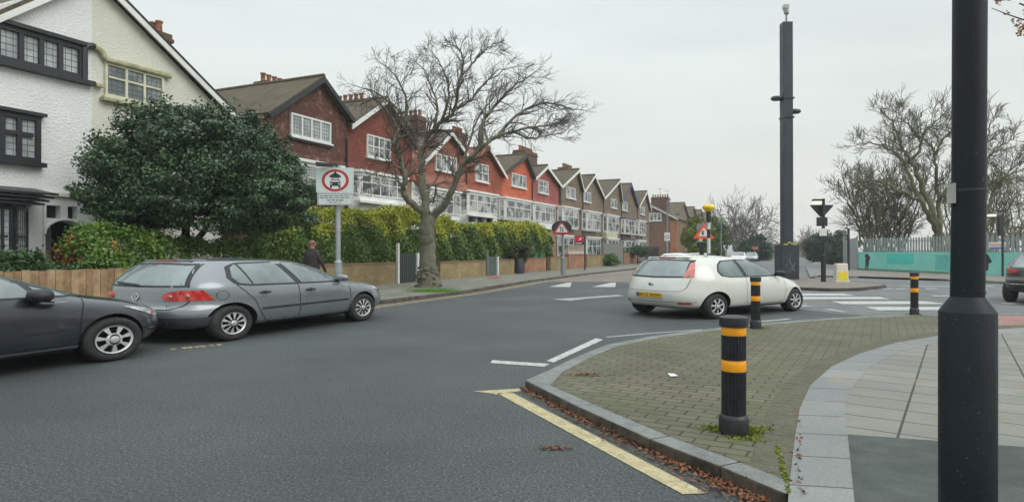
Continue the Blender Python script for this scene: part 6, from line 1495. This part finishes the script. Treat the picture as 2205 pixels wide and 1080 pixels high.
# ------------------------------------------------------------------ bare trees
def grow(mb, p, d, L, r, lvl, rng, maxl, up=.12, bend=.16, tw=(3, 5), wind=Vector((0, 0, 0)), minr=.006):
    """one crooked branch and its side branches"""
    n = 4 if lvl < maxl else 3; path = [p]; cur = Vector(p); dd = Vector(d).normalized()
    for i in range(n):
        dd = (dd + Vector((rng.gauss(0, bend), rng.gauss(0, bend), rng.gauss(0, bend) + up)) + wind).normalized(); cur = cur + dd * L / n; path.append(cur.copy())
    rr = [max(minr, r * (1 - .62 * i / n)) for i in range(n + 1)]; mb[min(1, lvl if lvl < 2 else 1) if False else (0 if r > .035 else 1)].tube(path, rr, 5 if r > .02 else 3, cap=False)
    if lvl >= maxl: return
    k = rng.randint(*tw)
    for j in range(k):
        f = .3 + .7 * (j + rng.random()) / k; i = min(n - 1, int(f * n)); q = path[i].lerp(path[i + 1], f * n - i) if i < n else path[-1]
        ax = Vector((rng.gauss(0, 1), rng.gauss(0, 1), rng.gauss(0, 1))).normalized(); t = (path[min(i + 1, n)] - path[i]).normalized(); side = (ax - t * ax.dot(t)).normalized()
        nd = (t * rng.uniform(.7, 1.2) + side * rng.uniform(.45, .9)).normalized()
        grow(mb, q, nd, L * rng.uniform(.55, .82), rr[i] * .6, lvl + 1, rng, maxl, up, bend, tw, wind, minr)
def spline(pts, n=6):
    out = []
    m = len(pts)
    for i in range(m - 1):
        p0, p1, p2, p3 = pts[max(i - 1, 0)], pts[i], pts[i + 1], pts[min(i + 2, m - 1)]
        for k in range(n):
            u = k / n; out.append(.5 * ((2 * p1) + (-p0 + p2) * u + (2 * p0 - 5 * p1 + 4 * p2 - p3) * u * u + (-p0 + 3 * p1 - 3 * p2 + p3) * u ** 3))
    out.append(pts[-1]); return out
def bare_tree(root, Y, Ls, rng, lvl=3, every=2, twl=1.5, wind=Vector((0, 0, 0)), bark=None, twig=None, up=.10, minr=.007, start=.25, tw=(3, 4), jit=.05):
    """Ls: limbs as lists of (px, py, dY) with radii in px"""
    mb = [MB(), MB()]; k = Y / FPX; o = root.location
    for pl, r0, r1 in Ls:
        pts = [P(x, y, Y + dy) - o for x, y, dy in pl]; sp = spline(pts, 5)
        sp = [p + Vector((rng.gauss(0, jit * .4), rng.gauss(0, jit), rng.gauss(0, jit * .4))) if 0 < i < len(sp) - 1 else p for i, p in enumerate(sp)]
        n = len(sp); rr = [(r0 + (r1 - r0) * (i / (n - 1)) ** .7) * k for i in range(n)]; mb[0].tube(sp, rr, 10 if r0 > 5 else 6)
        i0 = int(n * start) if r0 < 13 else n
        if r0 >= 13: continue
        for i in range(i0, n, 1):
            if rng.random() > 1.0 / every * 1.6: continue
            t = (sp[min(i + 1, n - 1)] - sp[i - 1]).normalized(); ax = Vector((rng.gauss(0, 1), rng.gauss(0, .8), rng.gauss(0, 1))).normalized(); side = (ax - t * ax.dot(t)).normalized()
            nd = t * .6 + side * .9 + Vector((0, 0, .25)); f = i / n
            grow(mb, sp[i], nd, twl * rng.uniform(.6, 1.15) * (1.15 - .45 * f), max(minr * 1.4, min(.05, rr[i] * .55)), 1, rng, lvl, up, .15, tw, wind, minr)
        grow(mb, sp[-1], (sp[-1] - sp[-2]), twl * .8, rr[-1], 1, rng, lvl, up, .13, tw, wind, minr)
    a = mb[0].build('trunk', bark, root, smooth=70); b_ = mb[1].build('twigs', twig, root); print('tree faces', len(mb[0].f), len(mb[1].f)); return a
def Z7(x, y, d=0): return (740 + .5741 * x, 40 + .5741 * y, d)
Y = 26.3; c0 = P(922, 622, Y)
st_ = empty('street_tree', (c0.x, Y, .1), 0, 'large bare street tree with grey-green forked trunk on the left pavement', 'tree')
TR = [([(922, 580, 0), (920, 530, 0), (919, 500, 0), (921, 462, 0)], 18.5, 15), ([(922, 630, 0), (923, 612, 0), (922, 595, 0), (922, 575, 0)], 29, 18),
    ([Z7(308, 735), Z7(262, 700, -.4), Z7(225, 655, -.9), Z7(228, 590, -1.2), Z7(212, 525, -1.3), Z7(190, 470, -1.5), Z7(205, 428, -1.5), Z7(185, 380, -1.6), Z7(140, 320, -1.8), Z7(115, 300, -2)], 8.5, 1.5),
    ([Z7(312, 735), Z7(298, 640, .3), Z7(292, 560, .6), Z7(290, 510, .7), Z7(312, 450, .6), Z7(365, 392, .4), Z7(412, 345, .2), Z7(430, 260), Z7(447, 190), Z7(440, 130), Z7(412, 100)], 9.5, 1.2),
    ([Z7(335, 740), Z7(385, 690, -.3), Z7(420, 610, -.6), Z7(445, 555, -.8), Z7(505, 495, -1.1), Z7(560, 452, -1.3), Z7(635, 425, -1.4), Z7(720, 405, -1.4), Z7(780, 398, -1.4)], 9.5, 1.3),
    ([Z7(512, 488, -1.1), Z7(513, 420, -1), Z7(540, 360, -.8), Z7(585, 310, -.6), Z7(640, 255, -.4), Z7(700, 215, -.3)], 6, 1.2),
    ([Z7(575, 448, -1.3), Z7(620, 390, -1.2), Z7(700, 335, -1), Z7(780, 318, -.9), Z7(850, 340, -.9)], 4.5, 1.1),
    ([Z7(290, 505, .7), Z7(255, 415, 1.0), Z7(232, 380, 1.1), Z7(190, 330, 1.3), Z7(130, 285, 1.5), Z7(70, 262, 1.6)], 6, 1.1),
    ([Z7(232, 380, 1.1), Z7(235, 300, 1.2), Z7(205, 235, 1.4), Z7(160, 180, 1.5)], 4, 1.1),
    ([Z7(340, 410, .5), Z7(350, 330, .8), Z7(330, 260, 1.1), Z7(300, 190, 1.3)], 4.5, 1.1),
    ([Z7(447, 210), Z7(490, 160, .4), Z7(530, 120, .6), Z7(565, 95, .7)], 3.5, 1.0),
    ([Z7(412, 345, .2), Z7(470, 310, .6), Z7(530, 245, .9), Z7(610, 190, 1.2)], 4, 1.0),
    ([Z7(205, 600, -1.2), Z7(160, 560, -1.5), Z7(110, 585, -1.9), Z7(75, 600, -2.1)], 2.6, .9),
    ([Z7(640, 424, -1.4), Z7(700, 450, -1.5), Z7(760, 440, -1.6), Z7(820, 430, -1.6)], 3, .9),
    ([Z7(430, 590, -.7), Z7(470, 470, -.2), Z7(500, 380, .3), Z7(560, 300, .6)], 4.5, 1),
    ([Z7(300, 640, .3), Z7(345, 620, .8), Z7(340, 680, 1.2), Z7(320, 690, 1.3)], 3, 1.5),
    ([Z7(365, 392, .4), Z7(395, 300, -.4), Z7(385, 220, -.8), Z7(350, 150, -1.1)], 4, 1)]
bare_tree(st_, Y, TR, random.Random(11), lvl=3, every=1.0, twl=.86, wind=Vector((.05, 0, -.02)), bark=m_bark, twig=m_twig, minr=.0062, up=.05, start=.25, tw=(3, 5))
rs = np.random.RandomState(8)      # knobbly burr at the foot
mb = MB()
for i in range(34):
    a = rs.rand() * 6.28; z = rs.rand() * .75; r_ = .50 - z * .22; mb.lathe([(.0, -.08), (.07, -.04), (.08, .03), (.03, .07), (0, .08)], (r_ * math.cos(a), r_ * math.sin(a), z + .05), 6, 1 + rs.rand() * .5, 1 + rs.rand() * .5)
mb.build('root_burr', m_bark, st_)
# right hand trees behind the turquoise wall
def Z8(x, y, d=0): X_, Y_ = 1700 + .3702 * x, 160 + .3702 * y; return (2026 + (X_ - 2026) * .9, 520 + (Y_ - 520) * (.88 if Y_ < 520 else 1), d)
Y = 60; c0 = P(2026, 540, Y)
rt = empty('bare_tree', (c0.x, Y, .1), 0, 'tall bare tree with several leaning mossy trunks behind the turquoise wall', 'tree')
RT = [([(2026, 580, 0), (2024, 540, 0), (2020, 505, 0)], 14, 11),
    ([Z8(865, 930), Z8(840, 800, 0), Z8(770, 640, 1), Z8(715, 520, 1), Z8(680, 430, 1), Z8(635, 370, 0), Z8(600, 260, 0), Z8(560, 170, 0), Z8(510, 130)], 8, .9),
    ([Z8(850, 900), Z8(780, 760, -2), Z8(700, 600, -2), Z8(640, 450, -2), Z8(560, 370, -2), Z8(460, 330, -2), Z8(370, 330)], 6.5, .9),
    ([Z8(700, 430, 1), Z8(745, 360, 1), Z8(745, 290, 1), Z8(690, 230, 1), Z8(640, 170), Z8(590, 120)], 4.5, .8),
    ([Z8(745, 290, 1), Z8(790, 240, 1), Z8(840, 190, 1), Z8(890, 140)], 3, .8),
    ([Z8(880, 930), Z8(870, 780, 2), Z8(862, 620, 3), Z8(840, 450, 3), Z8(835, 370, 3), Z8(780, 310, 3), Z8(750, 230)], 6.5, .8),
    ([Z8(840, 400, 3), Z8(890, 310, 3), Z8(940, 240, 3), Z8(980, 170)], 3.5, .8),
    ([Z8(870, 700, 2), Z8(940, 600, 2), Z8(1000, 480, 1), Z8(1040, 340), Z8(1050, 220)], 5, .8),
    ([Z8(740, 700, -2), Z8(620, 640, -3), Z8(520, 590, -3), Z8(420, 570, -3), Z8(340, 590)], 4, .7)]
bare_tree(rt, Y, RT, random.Random(5), lvl=3, every=1.0, twl=1.75, bark=m_bark2, twig=m_twig2, minr=.015, up=.07, start=.3, tw=(4, 5), jit=.12)
Y = 56; c0 = P(2150, 540, Y)
rt2 = empty('bare_tree', (c0.x, Y, .1), 0, 'bare tree partly hidden by the foreground column and cut by the right edge', 'tree')
RT2 = [([Z8(1150, 1040), Z8(1148, 900), Z8(1155, 760, 0), Z8(1165, 560, 0), Z8(1185, 430, 0), Z8(1260, 350, 0), Z8(1350, 290)], 6, .9),
    ([Z8(1150, 850), Z8(1200, 700, 1), Z8(1260, 590, 1), Z8(1330, 500, 1), Z8(1420, 440)], 4.5, .8),
    ([Z8(1160, 620), Z8(1240, 560, -1), Z8(1340, 530, -1), Z8(1440, 500)], 4, .8), ([Z8(1150, 900), Z8(1240, 800, 1), Z8(1340, 740, 1), Z8(1440, 700)], 4, .8),
    ([Z8(1170, 540), Z8(1130, 400, 1), Z8(1180, 280, 1), Z8(1220, 160)], 3.5, .8), ([Z8(1150, 960), Z8(1260, 900), Z8(1380, 880), Z8(1450, 860)], 3, .8)]
bare_tree(rt2, Y, RT2, random.Random(6), lvl=3, every=1.0, twl=1.75, bark=m_bark2, twig=m_twig2, minr=.015, up=.06, start=.25, tw=(4, 5), jit=.12)
Y = 64; c0 = P(1890, 540, Y)
rt3 = empty('bare_tree', (c0.x, Y, .1), 0, 'low dense thicket-like bare tree with olive twigs left of the tall bare tree', 'tree')
RT3 = []
rg = random.Random(12)
for i in range(17):
    x0 = 1862 + i * 5; dx = (i - 7) * 8 + rg.uniform(-10, 10); top = rg.uniform(365, 440) - (i > 8) * 10
    RT3.append(([(x0, 545, 0), (x0 + dx * .25, 490, rg.uniform(-2, 2)), (x0 + dx * .6, 440, rg.uniform(-3, 3)), (x0 + dx, top, rg.uniform(-3, 3))], 2.6, .7))
bare_tree(rt3, Y, RT3, rg, lvl=3, every=1.2, twl=1.6, bark=m_bark2, twig=m_twig2, minr=.018, up=.08, start=.15, tw=(4, 5), jit=.15)
Y = 66; c0 = P(2150, 540, Y)
rt4 = empty('bare_tree', (P(2170, 540, Y).x, Y, .1), 0, 'dense twiggy undergrowth tree behind the palisade fence at the right edge', 'tree')
RT4 = []
for i in range(12):
    x0 = 2040 + i * 15; dx = rg.uniform(-30, 30); RT4.append(([(x0, 545, 0), (x0 + dx * .4, 480, rg.uniform(-2, 2)), (x0 + dx, rg.uniform(380, 420), rg.uniform(-3, 3))], 2.2, .7))
bare_tree(rt4, Y, RT4, rg, lvl=3, every=1.3, twl=1.6, bark=m_bark2, twig=m_twig2, minr=.018, up=.06, start=.15, tw=(3, 5), jit=.15)
# distant bare trees on the far road
for px_, pt_, Y, w, lab in ((1592, 472, 115, 62, 'distant pale bare tree rising above the dark round bush'), (1745, 508, 130, 26, 'distant small bare tree right of the tall dark column')):
    c0 = P(px_, 540, Y); o = empty('bare_tree', (c0.x, Y, 0), 0, lab, 'tree'); LL = []
    for i in range(9):
        f = (i - 4) / 4; LL.append(([(px_, 552, 0), (px_ + f * w * .3, 530, 0), (px_ + f * w * .8, 540 - (540 - pt_) * (1 - .45 * f * f) * .9, rg.uniform(-3, 3))], 2.0, .5))
    bare_tree(o, Y, LL, rg, lvl=3 if w > 40 else 2, every=1.3, twl=4.2 if w > 40 else 2.6, bark=m_fine, twig=m_fine, minr=.028, up=.05, start=.2, tw=(3, 5), jit=.2)
# overhanging twig with withered leaves, top right
Y = 6.0; c0 = P(2230, 30, Y); ob = empty('overhanging_branch', c0, 0, 'thin twig with withered brown leaves hanging into the top right corner', 'branch')
mb = MB(); br = [[(2260, 60), (2230, 50), (2200, 42), (2165, 30), (2135, 18)], [(2260, -10), (2215, -6), (2180, -2), (2145, 3)], [(2230, 50), (2215, 55), (2195, 68)], [(2260, 30), (2225, 20), (2195, 8)]]
pts = []
rg2 = np.random.RandomState(4)
for b_ in br: mb.tube([P(x, y, Y) - c0 for x, y in b_], [.012, .010, .007, .005, .003][:len(b_)], 5)
mb.build('twigs', m_twig, ob)
for (x, y, n, s) in ((2192, 52, 26, 10), (2196, 68, 24, 7), (2180, 44, 8, 4), (2148, 4, 22, 5), (2205, 60, 24, 8), (2165, 28, 4, 5), (2172, 0, 4, 4), (2205, 25, 6, 6)):
    for k in range(n): q = P(x + rg2.normal() * s * .5, y + rg2.normal() * s * .7, Y + rg2.normal() * .05) - c0; pts.append(tuple(q))
leaves('withered_leaves', np.array(pts), .016, leafmat('withered_leaves', [(.20, .10, .04), (.38, .20, .08), (.45, .28, .13)], .7), ob, aspect=.6)
# ------------------------------------------------------------------ far end of the road
def far_box(name, label, cat, px0, px1, pyt, Y, m, depth=8, roof=None, rh=1.5, wins=0, group=None):
    k = Y / FPX; x0, x1 = P(px0, 540, Y).x, P(px1, 540, Y).x; z = EYE + (540.5 - pyt) * k
    o = empty(name, ((x0 + x1) / 2, Y, 0), 0, label, cat, group); w = (x1 - x0) / 2
    MB().box(-w, w, 0, depth, 0, z - (rh if roof else 0)).build('wall', m, o)
    if roof: MB().prism([(-w - .2, -.2, z - rh), (-w - .2, depth / 2, z), (-w - .2, depth + .2, z - rh)], (2 * w + .4, 0, 0)).build('roof', roof, o)
    for i in range(wins):
        for zz_ in ((z - (rh if roof else 0)) * .3, (z - (rh if roof else 0)) * .72):
            u = -w + (i + .5) * 2 * w / wins; f = MB().box(u - w / wins * .55, u + w / wins * .55, -.10, -.0, zz_ - .6, zz_ + .6).build('window', m_white, o); MB().box(u - w / wins * .4, u + w / wins * .4, -.13, -.101, zz_ - .45, zz_ + .45).build('pane', m_gd, f)
    return o
m_farbrick = mat('far_brown_brick', (.15, .115, .085), .9, var=.15, vs=.5); m_farroof = mat('far_roof', (.11, .095, .08), .9, var=.1, vs=.4); m_farwhite = mat('far_white_wall', (.50, .52, .50), .8, var=.12, vs=.7)
far_box('terrace_row', 'long low brown house row on the skyline right of the tall column', 'house', 1708, 1745, 520, 200, m_farbrick, roof=m_farroof, rh=2.4)
far_box('terrace_row', 'low brown houses on the skyline between the dark bush and the tall column', 'house', 1657, 1706, 523, 170, m_farbrick, roof=m_farroof, rh=2.0, wins=0)
far_box('white_house', 'distant white fronted houses behind the parked van', 'house', 1556, 1606, 514, 135, m_farwhite, roof=m_farroof, rh=1.2, wins=6)
far_box('brown_house', 'distant brown house roofs above the far white houses', 'house', 1520, 1572, 486, 145, m_farbrick, roof=m_farroof, rh=3.0, wins=4)
far_box('wooden_fence', 'pale tan board fence right of the distant parked cars', 'fence', 1632, 1660, 541, 105, mat('pale_tan_boards', (.32, .24, .16), .8), depth=.2)
far_box('site_hoarding', 'low grey wall at the end of the road left of the tall column', 'wall', 1655, 1730, 543, 150, mat('dull_wall', (.22, .2, .17), .9), depth=.3)
far_box('building_row', 'brown building mass on the skyline behind the evergreen bushes', 'building', 1745, 1830, 517, 180, m_farbrick, roof=m_farroof, rh=2)
# van
Y = 92; k = Y / FPX; x0 = P(1537, 540, Y).x; vn = empty('van', (P(1557, 540, Y).x, Y, 0), 0, 'white box van with blue cab parked on the far road behind the beacon', 'van')
MB().box(-14 * k, 20 * k, 0, 6, .55, EYE + 12.5 * k).build('box_body', m_wh2, vn, bevel=.05); MB().box(-20 * k, -14.05 * k, .3, 5.7, .45, EYE + 13 * k).build('cab', mat('blue_van_cab', (.05, .25, .55), .3), vn, bevel=.1)
MB().box(-18.5 * k, -15.5 * k, .25, .298, EYE + 2 * k, EYE + 9 * k).build('windscreen', m_cglass, vn)
for x_ in (-15, 15):
    MB().lathe([(.05, -.15), (.42, -.15), (.42, .15), (.05, .15)], n=18).build('wheel', m_rubber, vn, xf=Matrix.Translation((x_ * k, .1, .42)) @ Matrix.Rotation(R(90), 4, 'X'))
MB().box(-8 * k, -5 * k, -.02, -.001, 1.3, 1.75).box(-13 * k, 18 * k, -.02, -.001, .75, .85).build('marking', m_grey, vn)

# ------------------------------------------------------------------ damp winter air
hz = MB().box(-400, 480, -70, 520, -2.0, 40).build('haze', (lambda m: m)(bpy.data.materials.new('haze_air')))
hm = hz.data.materials[0]; hm.use_nodes = True; hn = hm.node_tree; hn.nodes.clear()
pv = hn.nodes.new('ShaderNodeVolumePrincipled'); pv.inputs['Color'].default_value = (.86, .89, .90, 1); pv.inputs['Density'].default_value = .0008; pv.inputs['Anisotropy'].default_value = .2
ho_ = hn.nodes.new('ShaderNodeOutputMaterial'); hn.links.new(pv.outputs[0], ho_.inputs['Volume']); hz['kind'] = 'stuff'
